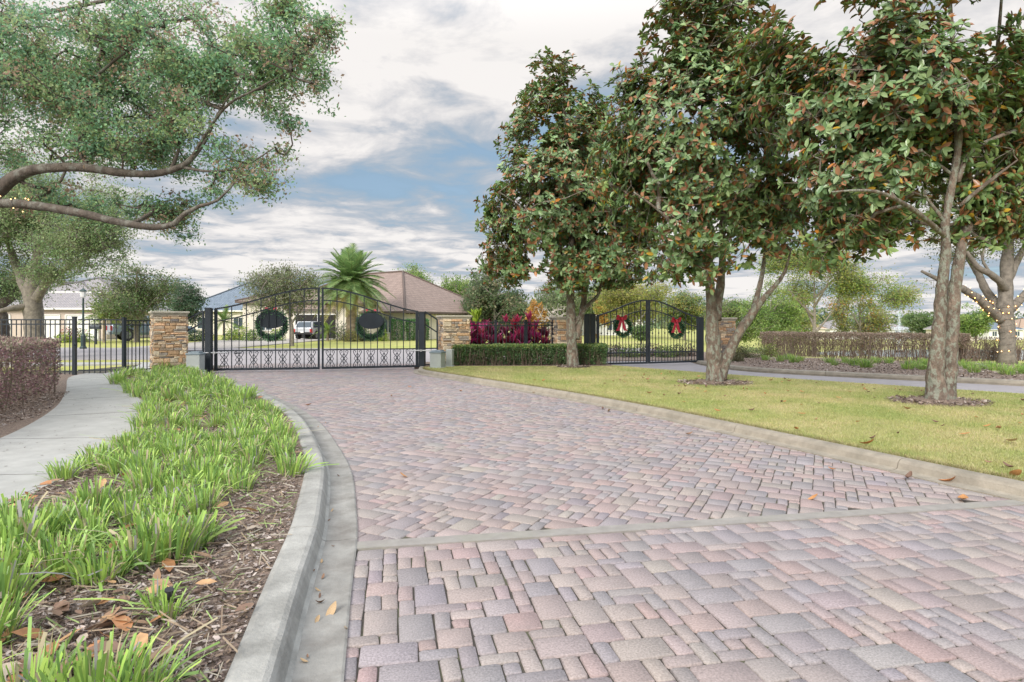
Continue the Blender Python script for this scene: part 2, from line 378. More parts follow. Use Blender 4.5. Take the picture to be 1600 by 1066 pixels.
kerb('kerb', FE, 1, M_kerb_tan, [(0, -.2), (0, .05), (.03, .10), (.06, .115), (.2, .12), (.22, .1), (.22, -.2)], 2.5)

# pavers
base_road = [(-14, -6), (12, -6), (12, 5), (6, 12), (3, 20), (1, 23.6), (-12, 23.6), (-13, 12)]
sheet('road_base', base_road, -.0095, M_joint)
road_poly = [(p.x-.0, p.y) for p in KL]+[(-8.6, 19.8), (-2.4, 19.8)]+[(p.x, p.y) for p in reversed(KR)]
cxr = np.array([p[0] for p in road_poly]).mean()
PAL = np.array([(.46, .39, .385), (.49, .435, .41), (.39, .38, .405), (.42, .41, .42), (.48, .45, .415), (.355, .355, .375), (.49, .39, .375), (.45, .40, .39), (.41, .38, .385)])
PW = np.array([.15, .13, .14, .13, .12, .09, .09, .08, .07])
def pack(nx_, ny_):
    g = np.full((ny_, nx_+4), -1); res = []
    opts = [(3, 2), (2, 2), (3, 2), (2, 3), (2, 2), (3, 2), (2, 1), (1, 2), (3, 1), (3, 2), (1, 1), (2, 2)]
    for j in range(ny_):
        i = 0
        while i < nx_:
            if g[j, i] >= 0: i += 1; continue
            best = None
            for _ in range(14):
                w, h = opts[rng.integers(len(opts))]
                if i+w > nx_ or j+h > ny_ or (g[j:j+h, i:i+w] >= 0).any(): continue
                bad = j > 0 and g[j-1, i+w-1] != g[j-1, i+w]               # a joint running on from the course above
                bad2 = i > 0 and j+h < ny_ and g[j+h-1, i-1] >= 0 and g[j+h, i-1] != g[j+h-1, i-1] and g[j+h, i-1] >= 0
                gap = 0
                while i+w+gap < nx_ and g[j, i+w+gap] < 0 and gap < 2: gap += 1
                sc_ = bad*2+bad2*1.5+(gap == 1)*1.2+rng.random()*.6+(w*h == 1)*.8
                if best is None or sc_ < best[0]: best = (sc_, w, h)
            w, h = (best[1], best[2]) if best else (1, 1)
            g[j:j+h, i:i+w] = len(res); res.append((i, j, w, h)); i += w
    return np.array(res, float)
U = .077
BA, BB = Vector((-.95, 3.565)), Vector((3.95, 4.49))       # concrete band centreline
bd = (BB-BA).normalized(); bn = Vector((-bd.y, bd.x))
def paver_field(name, org, angdeg, sx, sy, cond):
    S = pack(int(sx/U), int(sy/U)); a = R(angdeg)
    ux = np.array([math.cos(a), math.sin(a)]); uy = np.array([-math.sin(a), math.cos(a)])
    c = (S[:, :2]+S[:, 2:]/2)*U; P = np.array(org)+c[:, :1]*ux+c[:, 1:]*uy
    k = cond(P[:, 0], P[:, 1]); P = P[k]; S = S[k]; n = len(P)
    hx = S[:, 2]*U/2-.0028; hy = S[:, 3]*U/2-.0028
    rings = []
    for ins, z, ch in ((0, -.011, .008), (.0015, -.003, .009), (.004, 0, .011)):
        ax = hx-ins; ay = hy-ins
        pts = [(ax-ch, -ay), (ax, -ay+ch), (ax, ay-ch), (ax-ch, ay), (-ax+ch, ay), (-ax, ay-ch), (-ax, -ay+ch), (-ax+ch, -ay)]
        ring = np.stack([np.stack([p[0], p[1]], 1) for p in pts], 1)       # n,8,2
        rings.append((ring, z))
    jit = rng.normal(size=(n, 8, 2))*.0022; yaw = rng.normal(size=n)*.012; dz = rng.normal(size=n)*.001; tl = rng.normal(size=(n, 2))*.0065
    V = []
    for ring, z in rings:
        q = ring+jit; q = np.stack([q[..., 0]*np.cos(yaw)[:, None]-q[..., 1]*np.sin(yaw)[:, None], q[..., 0]*np.sin(yaw)[:, None]+q[..., 1]*np.cos(yaw)[:, None]], -1)
        w = P[:, None, :]+q[..., :1]*ux+q[..., 1:]*uy
        zz = z+dz[:, None]+q[..., 0]*tl[:, :1]+q[..., 1]*tl[:, 1:]
        V.append(np.concatenate([w, zz[..., None]], -1))
    V = np.concatenate(V, 1)
    fc = [(r*8+j, r*8+(j+1) % 8, (r+1)*8+(j+1) % 8, (r+1)*8+j) for r in range(2) for j in range(8)]+[tuple(range(16, 24))]
    ci = rng.choice(len(PAL), n, p=PW); cols = (PAL[ci]*.78+PAL.mean(0)*.22)*(1+rng.normal(size=(n, 1))*.05)*(1+rng.normal(size=(n, 3))*.012)
    o = np_mesh(name, V, fc, cols*np.array([.70, .65, .64]), M_paver); o['kind'] = 'structure'
def side(x, y): return (x-BA.x)*bn.x+(y-BA.y)*bn.y
rp = [(p.x-.25, p.y) for p in KL]+[(-9.2, 20.5), (-2.2, 20.5)]+[(p.x+.25, p.y) for p in reversed(KR)]
paver_field('road', (-1.2, -2.2), 11, 9, 7.5, lambda x, y: (side(x, y) < -.03) & np_inpoly(x, y, rp) & (y > -1))
paver_field('road', (-14.5, 9.0), -27, 21, 22, lambda x, y: (side(x, y) > .05) & np_inpoly(x, y, rp))
bb = MB(); w_ = .058
pts = [BA-bd*.15-bn*w_, BB+bd*.2-bn*w_, BB+bd*.2+bn*w_, BA-bd*.15+bn*w_]
bb.prism([(p.x, p.y) for p in pts], -.1, .007)
tag(bb.build('concrete_band', M_band), kind='structure')

# exit drive and the street beyond the gates
sheet('exit_drive', [(p.x, p.y) for p in NE]+[(2.6, 20.4), (1.0, 23.8), (6.3, 23.8)]+[(p.x+.05, p.y) for p in reversed(FE)], .0, M_asph)
sheet('street', [(-11.5, 19.7), (1.6, 19.7), (1.2, 23.15), (-11.5, 23.15)], -.0075, M_asph, skirt=.05)
sheet('street', [(-60, 22), (-11, 23.2), (1.0, 23.2), (7, 23.2), (8, 26), (7.6, 34.5), (-10, 34), (-60, 38)], -.006, M_asph, skirt=.05)
sheet('driveway', [(-22.0, 34.2), (-15.8, 34.0), (-16.2, 58), (-26.0, 58)], .012, mat('driveway', (.36, .33, .30), .9, nscale=4, namt=.1), skirt=.1)
sheet('driveway', [(-49, 36), (-33.5, 35.6), (-35, 54), (-50, 54)], .010, MATS['driveway'], skirt=.1)
sheet('pavement', [(-60, 19.9), (-15, 19.4), (-12.4, 20.4), (-11.0, 17.5), (-10.7, 15.2), (-9.5, 15.2), (-9.6, 17.8), (-11.2, 21.0), (-14.5, 20.9), (-60, 21.2)], .02, M_walk, skirt=.1)
lw = [(p.x+.0, p.y) for p in offset([Vector((q.x, q.y)) for q in KR], .165)][0:]
NEo = [(p.x, p.y) for p in NE]
med = [(p[0], p[1]) for p in lw]+[(-2.3, 17.7), (-1.9, 18.6), (2.6, 19.1)]+list(reversed(NEo))+[(18, -4)]
sheet('median_lawn', med, .088, M_lawn, skirt=.2)
# planting beds
bedline = offset([Vector((q.x, q.y)) for q in KL], -.385)
WR = smooth_line([(-3.1, -4, 0), (-3.1, 2, 0), (-3.4, 4.1, 0), (-3.65, 5.2, 0), (-3.98, 6.3, 0), (-4.6, 7.6, 0), (-5.25, 8.75, 0), (-5.9, 9.7, 0), (-7.6, 11.9, 0), (-9.0, 13.6, 0), (-9.4, 15.0, 0)], .25)
WLn = smooth_line([(-4.6, -4, 0), (-4.6, 2, 0), (-4.85, 4.3, 0), (-5.45, 6.45, 0), (-6.6, 8.75, 0), (-8.15, 11.1, 0), (-10.2, 14.0, 0), (-10.7, 15.3, 0)], .25)
sheet('planting_bed', [(p.x, p.y) for p in bedline]+[(-8.35, 17.3), (-9.6, 17.2)]+[(p.x-.02, p.y) for p in reversed(WR)], .085, M_mulch, skirt=.2)
sheet('footpath', [(p.x, p.y) for p in WR]+[(p.x, p.y) for p in reversed(WLn)], .092, M_walk, skirt=.2)
sheet('hedge_bed', [(p.x+.02, p.y) for p in WLn]+[(-30, 15.5), (-30, -4)], .078, M_mulch, skirt=.2)
FEo = offset([Vector((q.x, q.y)) for q in FE], .2)
sheet('mulch_bed', [(p.x, p.y) for p in FEo]+[(6.3, 21.5), (8.3, 23.5), (11.6, 22.0), (15.5, 18.5), (26, 15), (32, 6)], .095, M_mulch, skirt=.25)
sheet('mulch_bed', [(3.2, 21.6), (6.4, 22.3), (12.0, 26.0), (9, 29), (1.6, 27)], .03, M_mulch, skirt=.2)
sheet('mulch_bed', [(-2.9, 18.05), (-2.0, 18.0), (-1.0, 18.0), (3.0, 18.0), (3.0, 19.9), (-2.9, 19.9)], .094, M_mulch, skirt=.2)
sheet('mulch_bed', [(-2.9, 19.5), (2.7, 20.2), (2.4, 21.8), (-2.6, 21.4)], .05, M_mulch, skirt=.2)
for c_, r_ in (((4.24, 12.67), .75), ((6.71, 9.58), .72), ((1.77, 17.5), .5)):
    mb = MB(); n = 40; ring = [(c_[0]+math.cos(2*math.pi*i/n)*r_*(1+.18*noise.noise((i*.7, c_[0], 0))), c_[1]+math.sin(2*math.pi*i/n)*r_*.8*(1+.18*noise.noise((i*.7, 3, c_[1])))) for i in range(n)]
    vs = [(c_[0], c_[1], .15)]+[(x*.5+c_[0]*.5, y*.5+c_[1]*.5, .135) for x, y in ring]+[(x, y, .086) for x, y in ring]
    mb.add(vs, [(0, 1+i, 1+(i+1) % n) for i in range(n)]+[(1+i, 1+n+i, 1+n+(i+1) % n, 1+(i+1) % n) for i in range(n)])
    tag(mb.build('tree_ring_mulch', M_mulch), kind='structure')

# ---------------------------------------------------------------- gates, posts, pillars, fences
def rail_h(s, h0, h1): 
    q = .5-.5*math.cos(math.pi*s); return h0+(h1-h0)*(.62*q+.38*math.sin(s*math.pi/2))
def gate_leaf(name, label, A, B, h0, h1, drop, bays, scroll, rev, mid=.60, group=None, plaque=None, latch=None, bottom=.055):
    """A hinge, B meeting stile (plan points); h0, h1 top heights there"""
    A = Vector((*A, 0)); B = Vector((*B, 0)); d = B-A; Lg = d.length; u = d/Lg; n = Vector((-u.y, u.x, 0))
    T = thing(name, label, 'gate', A, group)
    def P(s, z): return A+u*(s*Lg)+Vector((0, 0, z))
    fr = MB(); rt = Matrix.Rotation(math.atan2(u.y, u.x), 3, 'Z')
    fr.box(P(.012, (h0+bottom)/2), (.08, .05, h0-bottom), rot=rt); fr.box(P(1-.010, (h1+bottom)/2), (.055, .05, h1-bottom), rot=rt)
    fr.bar(P(0.02, bottom+.03), P(.99, bottom+.03), .045, .06); fr.bar(P(.02, mid), P(.99, mid), .04, .035)
    fr.build('frame', M_iron, T)
    K = 22
    for dr_, w_ in ((0, .04), (drop, .03)):
        ar = MB()
        for i in range(K):
            a, b = i/K, (i+1)/K; ar.bar(P(a, rail_h(a, h0, h1)-dr_), P(b+.002, rail_h(b, h0, h1)-dr_), w_+.005, w_)
        ar.build('arched_rail', M_iron, T)
    pk = MB(); sc = MB(); s0 = .02; s1 = .985
    for i in range(bays*2-1):
        s = s0+(s1-s0)*(i+1)/(bays*2); major = i % 2 == 1
        top = rail_h(s, h0, h1)-(0 if major else drop)
        w = .022 if major else .016
        pk.bar(P(s, bottom+.03), P(s, top), w)
        if not major:
            zz = bottom+.55*(mid-bottom)
            if scroll:
                sc = MB()
                hw = Lg*(s1-s0)/(bays*4); hh = (mid-bottom-.09)/2; cz = (mid+bottom+.03)/2
                for sx in (-1, 1):
                    for sz in (-1, 1):
                        pts = [P(s+sx*hw*.10/Lg, cz+sz*.01)]
                        for q in range(1, 6):
                            t = q/5; pts.append(P(s+sx*hw*1.30*math.sin(t*1.25)/Lg*1.0, cz+sz*hh*(.10+.78*t**1.25)))
                        ex, ez = hw*1.30*math.sin(1.25), hh*.88
                        for q in range(1, 8):
                            a = q*.62; pts.append(P(s+sx*(ex-.034+.034*math.cos(a))/Lg, cz+sz*(ez-.03*(1-math.cos(a))*0+.028*math.sin(a))))
                        sc.tube(pts, .0105, 4, cap=False)
                        sc.tube([P(s, cz+sz*hh*.66), P(s+sx*hw*1.0/Lg, cz)], .008, 4, cap=False)
                sc.lathe(P(s, cz-.03), [(0.001, 0), (.022, .02), (.022, .04), (.001, .06)], 6)
                for sz in (-1, 1): sc.lathe(P(s, cz+sz*hh*.62-.02), [(0.001, 0), (.016, .014), (.016, .028), (.001, .04)], 6)
                sc.build('scroll', M_iron, T)
            pk.lathe(P(s, 1.0), [(0.001, 0), (.026, .03), (.026, .05), (.001, .08)], 6)
    pk.build('pickets', M_iron, T)
    if plaque:
        s, zc_, rw, rh = plaque; pm = MB(); m = 28
        for off_, c in ((.035, 1), (.05, 1)): pass
        f_ = [P(s, zc_)+u*(rw*math.cos(2*math.pi*i/m))+Vector((0, 0, rh*math.sin(2*math.pi*i/m)))+n*.03 for i in range(m)]
        g_ = [p+n*.012 for p in f_]
        pm.add(f_+g_, [tuple(range(m)), tuple(range(m, 2*m))[::-1]]+[(i, m+i, m+(i+1) % m, (i+1) % m) for i in range(m)]); pm.build('oval_plaque', M_iron, T)
    if latch:
        lm = MB(); s, z = latch
        lm.bar(P(s-.035, z), P(s+.035, z), .03, .02); lm.tube([P(s-.03, z), P(s-.012, z-.025), P(s, z-.004), P(s+.012, z-.025), P(s+.03, z)], .01, 5); lm.build('latch', M_iron, T)
    return T, P, n
def post(xy, h, w, label, group=None, z0=.0, cat='post', name='gate_post', cap=True):
    t = thing(name, label, cat, (xy[0], xy[1], z0), group)
    m = MB(); m.box((xy[0], xy[1], z0+h/2), (w, w, h)); m.build('shaft', M_iron, t)
    c = MB(); c.box((xy[0], xy[1], z0+h+.008), (w+.02, w+.02, .016)); c.box((xy[0], xy[1], z0+h+.02), (w*.7, w*.7, .014)); c.build('cap', M_iron, t)
    return t
HL, GC, HR = (-8.12, 16.6), (-5.40, 17.15), (-2.78, 18.0)
g1 = gate_leaf('gate_leaf', 'wide black iron gate leaf with scrollwork, left leaf across the paved entrance road', HL, (GC[0]-.02, GC[1]-.005), 1.74, 2.34, .34, 7, True, 0, group='iron gate leaves', plaque=(.53, 1.44, .40, .235), latch=(.215, .53))
g2 = gate_leaf('gate_leaf', 'wide black iron gate leaf with scrollwork, right leaf beside the stone pillar', HR, (GC[0]+.03, GC[1]+.01), 1.70, 2.34, .34, 7, True, 1, group='iron gate leaves', plaque=(.50, 1.42, .36, .235))
g3 = gate_leaf('gate_leaf', 'black iron exit gate leaf with a red-bowed wreath, next to the green hedge end', (2.66, 19.0), (4.36, 19.6), 1.60, 2.10, .33, 8, False, 0, group='iron gate leaves', mid=.42)
g4 = gate_leaf('gate_leaf', 'black iron exit gate leaf with a red-bowed wreath, next to the forked magnolia trunk', (6.25, 20.4), (4.41, 19.62), 1.56, 2.10, .33, 8, False, 1, group='iron gate leaves', mid=.42)
post((-8.20, 16.45), 1.72, .15, 'black square gate post beside the left utility box', 'gate posts', .02)
post((-2.68, 18.08), 1.64, .17, 'black square gate post between the wide gate and the short side panel', 'gate posts', .02)
post((2.34, 19.02), 1.60, .17, 'outer black square post behind the clipped green hedge', 'gate posts', .02)
post((2.53, 19.05), 1.60, .17, 'inner black square post at the hinge of the exit gate behind the hedge', 'gate posts', .02)
post((6.37, 20.52), 1.52, .16, 'black square gate post just left of the forked magnolia trunk', 'gate posts', .02)

def side_panel(label, A, B, hA, hB, drop, group):
    A = Vector((*A, .04)); B = Vector((*B, .04)); t = thing('side_panel', label, 'fence panel', A, group)
    f = MB(); f.bar(A, A+Vector((0, 0, hA)), .045); f.bar(B, B+Vector((0, 0, hB)), .045)
    f.bar(A+Vector((0, 0, hA)), B+Vector((0, 0, hB)), .04); f.bar(A+Vector((0, 0, hA-drop)), B+Vector((0, 0, hB-drop)), .035); f.bar(A+Vector((0, 0, .56)), B+Vector((0, 0, .56)), .035); f.bar(A+Vector((0, 0, .08)), B+Vector((0, 0, .08)), .035)
    f.build('frame', M_iron, t); p = MB()
    q = A.lerp(B, .5); p.bar(q+Vector((0, 0, .08)), q+Vector((0, 0, (hA+hB)/2)), .018)
    p.build('pickets', M_iron, t)
side_panel('narrow sloped black iron panel between left stone pillar and gate post', (-8.75, 16.35), (-8.33, 16.4), 1.42, 1.64, .32, 'sloped side panels')
side_panel('narrow sloped black iron panel between gate post and right stone pillar', (-2.60, 18.15), (-2.25, 18.3), 1.66, 1.42, .38, 'sloped side panels')

STC = np.array([(.50, .38, .26), (.44, .30, .19), (.36, .29, .23), (.55, .45, .34), (.30, .27, .25), (.47, .33, .22), (.41, .36, .30), (.52, .34, .22), (.24, .22, .22), (.57, .50, .40)])
STC = STC*np.array([1.35, 1.3, 1.2])
def pillar(label, c, w, h, rz, z0=.05, group='stacked stone pillars'):
    t = thing('stone_pillar', label, 'pillar', (c[0], c[1], z0), group, 0)
    m3 = Matrix.Rotation(rz, 3, 'Z'); C = Vector((c[0], c[1], 0))
    core = MB(); core.box((c[0], c[1], z0+h/2), (w-.07, w-.07, h), rz=rz); core.build('core', M_mortar, t)
    st = MB(); rnd = random.Random(int(c[0]*100))
    for side_ in range(4):
        ms = m3@Matrix.Rotation(side_*math.pi/2, 3, 'Z'); z = 0
        while z < h-.015:
            rh = min(rnd.choice([.04, .05, .07, .09, .12]), h-z); x = -w/2-rnd.random()*.04
            while x < w/2:
                l = rnd.choice([.10, .14, .19, .26, .33]); x2 = min(x+l, w/2+rnd.random()*.02)
                if w/2-x2 < .06: x2 = w/2+rnd.random()*.015
                d = .04+rnd.random()*.04; g = .008; k = rnd.random()
                parts = [(z, z+rh)]
                if rh > .085 and k < .45: sp = z+rh*rnd.uniform(.35, .65); parts = [(z, sp), (sp, z+rh)]
                for (za, zb) in parts:
                    dd = d+rnd.random()*.02; y0 = -w/2+.035; y1 = -w/2-dd*.55
                    j = lambda a=.010: rnd.uniform(-a, a)
                    outer = [(x+g+j(), y1+j(.006), za+g*.6+j(.008)), (x2-g+j(), y1+j(.006), za+g*.6+j(.008)), (x2-g+j(), y1+j(.006), zb-g*.6+j(.008)), (x+g+j(), y1+j(.006), zb-g*.6+j(.008))]
                    cxm = (x+x2)/2; czm = (za+zb)/2
                    rim = [(x+.002, y1+.016, za+.002), (x2-.002, y1+.016, za+.002), (x2-.002, y1+.016, zb-.002), (x+.002, y1+.016, zb-.002)]
                    outer = [(cxm+(p[0]-cxm)*(1-.014/max(.02, (x2-x)/2)), p[1]-.004, czm+(p[2]-czm)*(1-.009/max(.015, (zb-za)/2))) for p in outer]
                    inner = [(x+.003, y0, za+.002), (x2-.003, y0, za+.002), (x2-.003, y0, zb-.002), (x+.003, y0, zb-.002)]
                    vs = [C+ms@Vector((a, b, 0))+Vector((0, 0, z0+e)) for a, b, e in outer+rim+inner]
                    cc = STC[rnd.randrange(len(STC))]*rnd.uniform(.75, 1.15)
                    st.add(vs, [(0, 1, 2, 3)]+[(4+i, 4+(i+1) % 4, (i+1) % 4, i) for i in range(4)]+[(8+i, 8+(i+1) % 4, 4+(i+1) % 4, 4+i) for i in range(4)], tuple(cc))
                x = x2
            z += rh
    st.build('stone_cladding', M_stone, t)
    cp = MB()
    for zz, ww, hh in ((h-.002, w+.06, .035), (h+.033, w+.10, .03), (h+.063, w+.15, .05)):
        cp.box((c[0], c[1], z0+zz+hh/2), (ww, ww, hh), rz=rz)
    o = cp.build('cap', M_cap, t); bv = o.modifiers.new('b', 'BEVEL'); bv.width = .008; bv.segments = 2
    return t
pillar('stacked stone pillar with pale cap between the walk fence and the left gate', (-9.2, 16.3), .74, 1.50, R(35))
pillar('stacked stone pillar with pale cap at the left end of the clipped hedge', (-1.80, 18.75), .80, 1.44, R(17), .04)
pillar('stacked stone pillar partly hidden behind the smallest magnolia trunk', (1.75, 19.75), .76, 1.44, R(12), .02)
pillar('stacked stone pillar in the fork behind the middle magnolia', (7.32, 21.3), .78, 1.46, R(-10), -.02)

def picket_fence(name, label, A, B, h, posts, sp, z0=.06, cat='fence', group=None, bottom=.10, spears=False, end=True):
    A = Vector((*A, z0)); B = Vector((*B, z0)); d = (B-A); Lg = d.length; u = d/Lg; t = thing(name, label, cat, A, group)
    for s in posts:
        p = A+d*s; m = MB(); m.box(p+Vector((0, 0, (h+.04)/2)), (.075, .075, h+.04), rz=math.atan2(u.y, u.x)); m.box(p+Vector((0, 0, h+.05)), (.09, .09, .02), rz=math.atan2(u.y, u.x)); m.build('post', M_iron, t)
    for z in (h-.02, h-.13, bottom):
        r = MB(); r.bar(A+Vector((0, 0, z)), B+Vector((0, 0, z)), .03, .03); r.build('rail', M_iron, t)
    p = MB(); n = int(Lg/sp)
    for i in range(1, n+(0 if end else 1)):
        q = A+u*(Lg*i/n); p.bar(q+Vector((0, 0, 0.02)), q+Vector((0, 0, h-.02)), .017)
    p.build('pickets', M_iron, t); return t
picket_fence('picket_fence', 'long black picket fence above the burgundy hedge at far left', (-22, 14.9), (-10.72, 14.9), 1.38, (0, .25, .5, .75, 1), .118, .07, group='black picket fences')
picket_fence('walk_gate', 'black picket pedestrian gate across the footpath', (-10.64, 14.92), (-9.66, 15.05), 1.36, (), .115, .09, cat='gate')
gp = MB()
ht = thing('gate_lock', 'small black lock box on the pedestrian gate post', 'lock', (-10.68, 14.86, .8)); gp.box((-10.66, 14.85, .82), (.05, .06, .12)); gp.build('body', M_iron, ht)
kb = MB(); kb.lathe((-10.66, 14.80, .80), [(.001, 0), (.018, .005), (.018, .03), (.001, .035)], 8); kb.build('knob', M_iron, ht)
picket_fence('picket_fence', 'short black picket fence between footpath gate and left stone pillar', (-9.58, 15.06), (-9.50, 15.95), 1.36, (0, 1), .115, .07, group='black picket fences') if False else picket_fence('picket_fence', 'short black picket fence between footpath gate and left stone pillar', (-9.60, 15.05), (-9.33, 15.70), 1.36, (0,), .088, .07, group='black picket fences')
picket_fence('picket_fence', 'black picket fence in front of the magenta plants, between two stone pillars', (-1.42, 18.95), (1.40, 19.75), 1.38, (0.02, .32, .66, .98), .115, .03, group='black picket fences')

def op_box(label, c, s, z0=.05, rz=0, lid=True):
    t = thing('utility_box', label, 'gate operator', (c[0], c[1], z0), 'grey gate operator boxes')
    b = MB(); b.box((c[0], c[1], z0+s[2]/2), s, rz=rz); b.box((c[0], c[1], z0+.02), (s[0]+.05, s[1]+.05, .04), rz=rz)
    o = b.build('housing', M_opbox, t); m = o.modifiers.new('b', 'BEVEL'); m.width = .015; m.segments = 3
    if lid:
        l = MB(); l.box((c[0], c[1], z0+s[2]+.025), (s[0]+.03, s[1]+.03, .05), rz=rz); l.box((c[0], c[1], z0+s[2]+.065), (s[0]*.8, s[1]*.8, .04), rz=rz)
        o = l.build('lid', M_oplid, t); m = o.modifiers.new('b', 'BEVEL'); m.width = .012; m.segments = 2
    return t
op_box('grey utility box with dark lid beside the left gate post', (-8.30, 15.95), (.34, .34, .46), .06, R(5))
op_box('grey utility box with blue grey lid at the foot of the right stone pillar', (-2.12, 17.35), (.34, .36, .44), .06, R(-15))
op_box('narrow grey box half hidden behind the left end of the clipped hedge', (-1.83, 17.92), (.2, .2, .52), .06, R(-10), False)
for lf_, a, b in ((g1, (-8.35, 16.3), (-7.75, 16.6)), (g2, (-2.35, 17.9), (-3.0, 17.86))):
    m = MB(); m.tube([(a[0], a[1], .55), (b[0], b[1], .55)], .018, 6); m.box(((a[0]+b[0])/2, (a[1]+b[1])/2, .55), (.06, .06, .06)); m.build('opener_arm', M_metal, lf_[0])

def wreath(label, c, r, n, bow=None, cat='wreath'):
    """c centre, n facing normal (plan)"""
    t = thing('wreath', label, 'wreath', c, 'Christmas wreaths on the gates')
    n = Vector((n[0], n[1], 0)).normalized(); u = Vector((n.y, -n.x, 0)); up = Vector((0, 0, 1)); C = Vector(c)
    core = MB(); ring = [C+u*(r*math.cos(2*math.pi*i/24))+up*(r*math.sin(2*math.pi*i/24)) for i in range(25)]
    core.tube(ring, r*.17, 8, cap=False); core.build('ring', M_dkgreen, t)
    k = 1500; a = rng.random(k)*2*np.pi; b = rng.random(k)*2*np.pi; U_ = np.array(u); NN = np.array(n); UP = np.array([0, 0, 1.])
    rad = np.outer(np.cos(a), U_)+np.outer(np.sin(a), UP)
    dirn = rad*np.cos(b)[:, None]+NN*np.sin(b)[:, None]
    P = np.array(c)+rad*r+dirn*(r*.17*.9)
    y = dirn+rng.normal(size=(k, 3))*.5
    T = np.array([(-.5, 0, 0), (.5, 0, 0), (.25, 1, 0), (-.25, 1, 0)], float)*np.array([.018, .085*r/.45, 1])
    g = rng.random((k, 1)); col = np.array([(.05, .16, .085)])*(1-g)+np.array([(.15, .30, .13)])*g
    np_mesh('needles', place(T, frames(y, rng.normal(size=(k, 3))), P, np.ones(k)*rng.uniform(.8, 1.3, k)), [(0, 1, 2, 3)], col, M_wreath, t)
    orn = MB()
    for i in range(9):
        aa = i*.7+.3; p = C+u*(r*math.cos(aa))+up*(r*math.sin(aa))+n*(r*.2)
        orn.lathe(p-Vector((0, 0, .02)), [(.001, 0), (.018, .01), (.02, .022), (.001, .04)], 6)
    orn.build('ornaments', mat('gold_ornament', (.5, .33, .12), .35, metal=.5), t)
    if bow is not None:
        bx, bz, bs, tails = bow; K = C+u*bx+up*bz+n*(r*.24); bm = MB()
        for sx in (-1, 1):
            pts = [K, K+u*(sx*.10*bs)+up*(.07*bs)+n*.03, K+u*(sx*.20*bs)+up*(.09*bs)+n*.04, K+u*(sx*.22*bs)+up*(.0*bs)+n*.02, K+u*(sx*.10*bs)-up*(.03*bs)+n*.03, K]
            for i in range(5):
                wv = up*(.045*bs)*(0.5 if i in (0,) else 1)+n*.02; bm.add([pts[i]-wv, pts[i+1]-wv, pts[i+1]+wv, pts[i]+wv, pts[i]-wv+n*.006, pts[i+1]-wv+n*.006, pts[i+1]+wv+n*.006, pts[i]+wv+n*.006], [(0, 1, 2, 3), (7, 6, 5, 4), (0, 4, 5, 1), (3, 2, 6, 7)])
            if tails:
                q = [K, K+u*(sx*.06*bs)-up*(.16*bs)+n*.04, K+u*(sx*.10*bs)-up*(.32*bs)+n*.02, K+u*(sx*.17*bs)-up*(.46*bs)+n*.03]
                for i in range(3):
                    w = u*.05*bs; w2 = u*(.055+.01*i)*bs
                    bm.add([q[i]-w, q[i+1]-w2, q[i+1]+w2, q[i]+w, q[i]-w+n*.006, q[i+1]-w2+n*.006, q[i+1]+w2+n*.006, q[i]+w+n*.006], [(0, 1, 2, 3), (7, 6, 5, 4), (0, 4, 5, 1), (3, 2, 6, 7)])
        bm.box(K+n*.03, (.08*bs, .06, .09*bs), rot=Matrix((u, n, up)).transposed()); bm.build('bow', M_red, t)
    return t
def along(P, n, s, z, off): p = P(s, z); return tuple(p+n*off)
def fr_n(n): return (n.x, n.y) if n.y < 0 else (-n.x, -n.y)
fn = lambda g: Vector((g[2].x, g[2].y, 0))*(-1 if g[2].y < 0 else 1)   # points away from the camera
wreath('green wreath hung behind the oval plaque of the left leaf, red bow on top', along(g1[1], fn(g1), .53, 1.30, .10), .36, fn(g1), (-.05, .40, .75, False))
wreath('green wreath hung behind the oval plaque of the right leaf, beside the palm trunk', along(g2[1], fn(g2), .50, 1.28, .10), .34, fn(g2), (.02, .385, .7, False))
wreath('green wreath with long red bow on the exit gate leaf nearer the hedge', along(g3[1], fn(g3), .48, 1.24, -.09), .26, -fn(g3), (.10, .27, .85, True))
wreath('green wreath with long red bow on the exit gate leaf nearer the forked tree', along(g4[1], fn(g4), .48, 1.18, -.09), .26, -fn(g4), (.09, .26, .85, True))

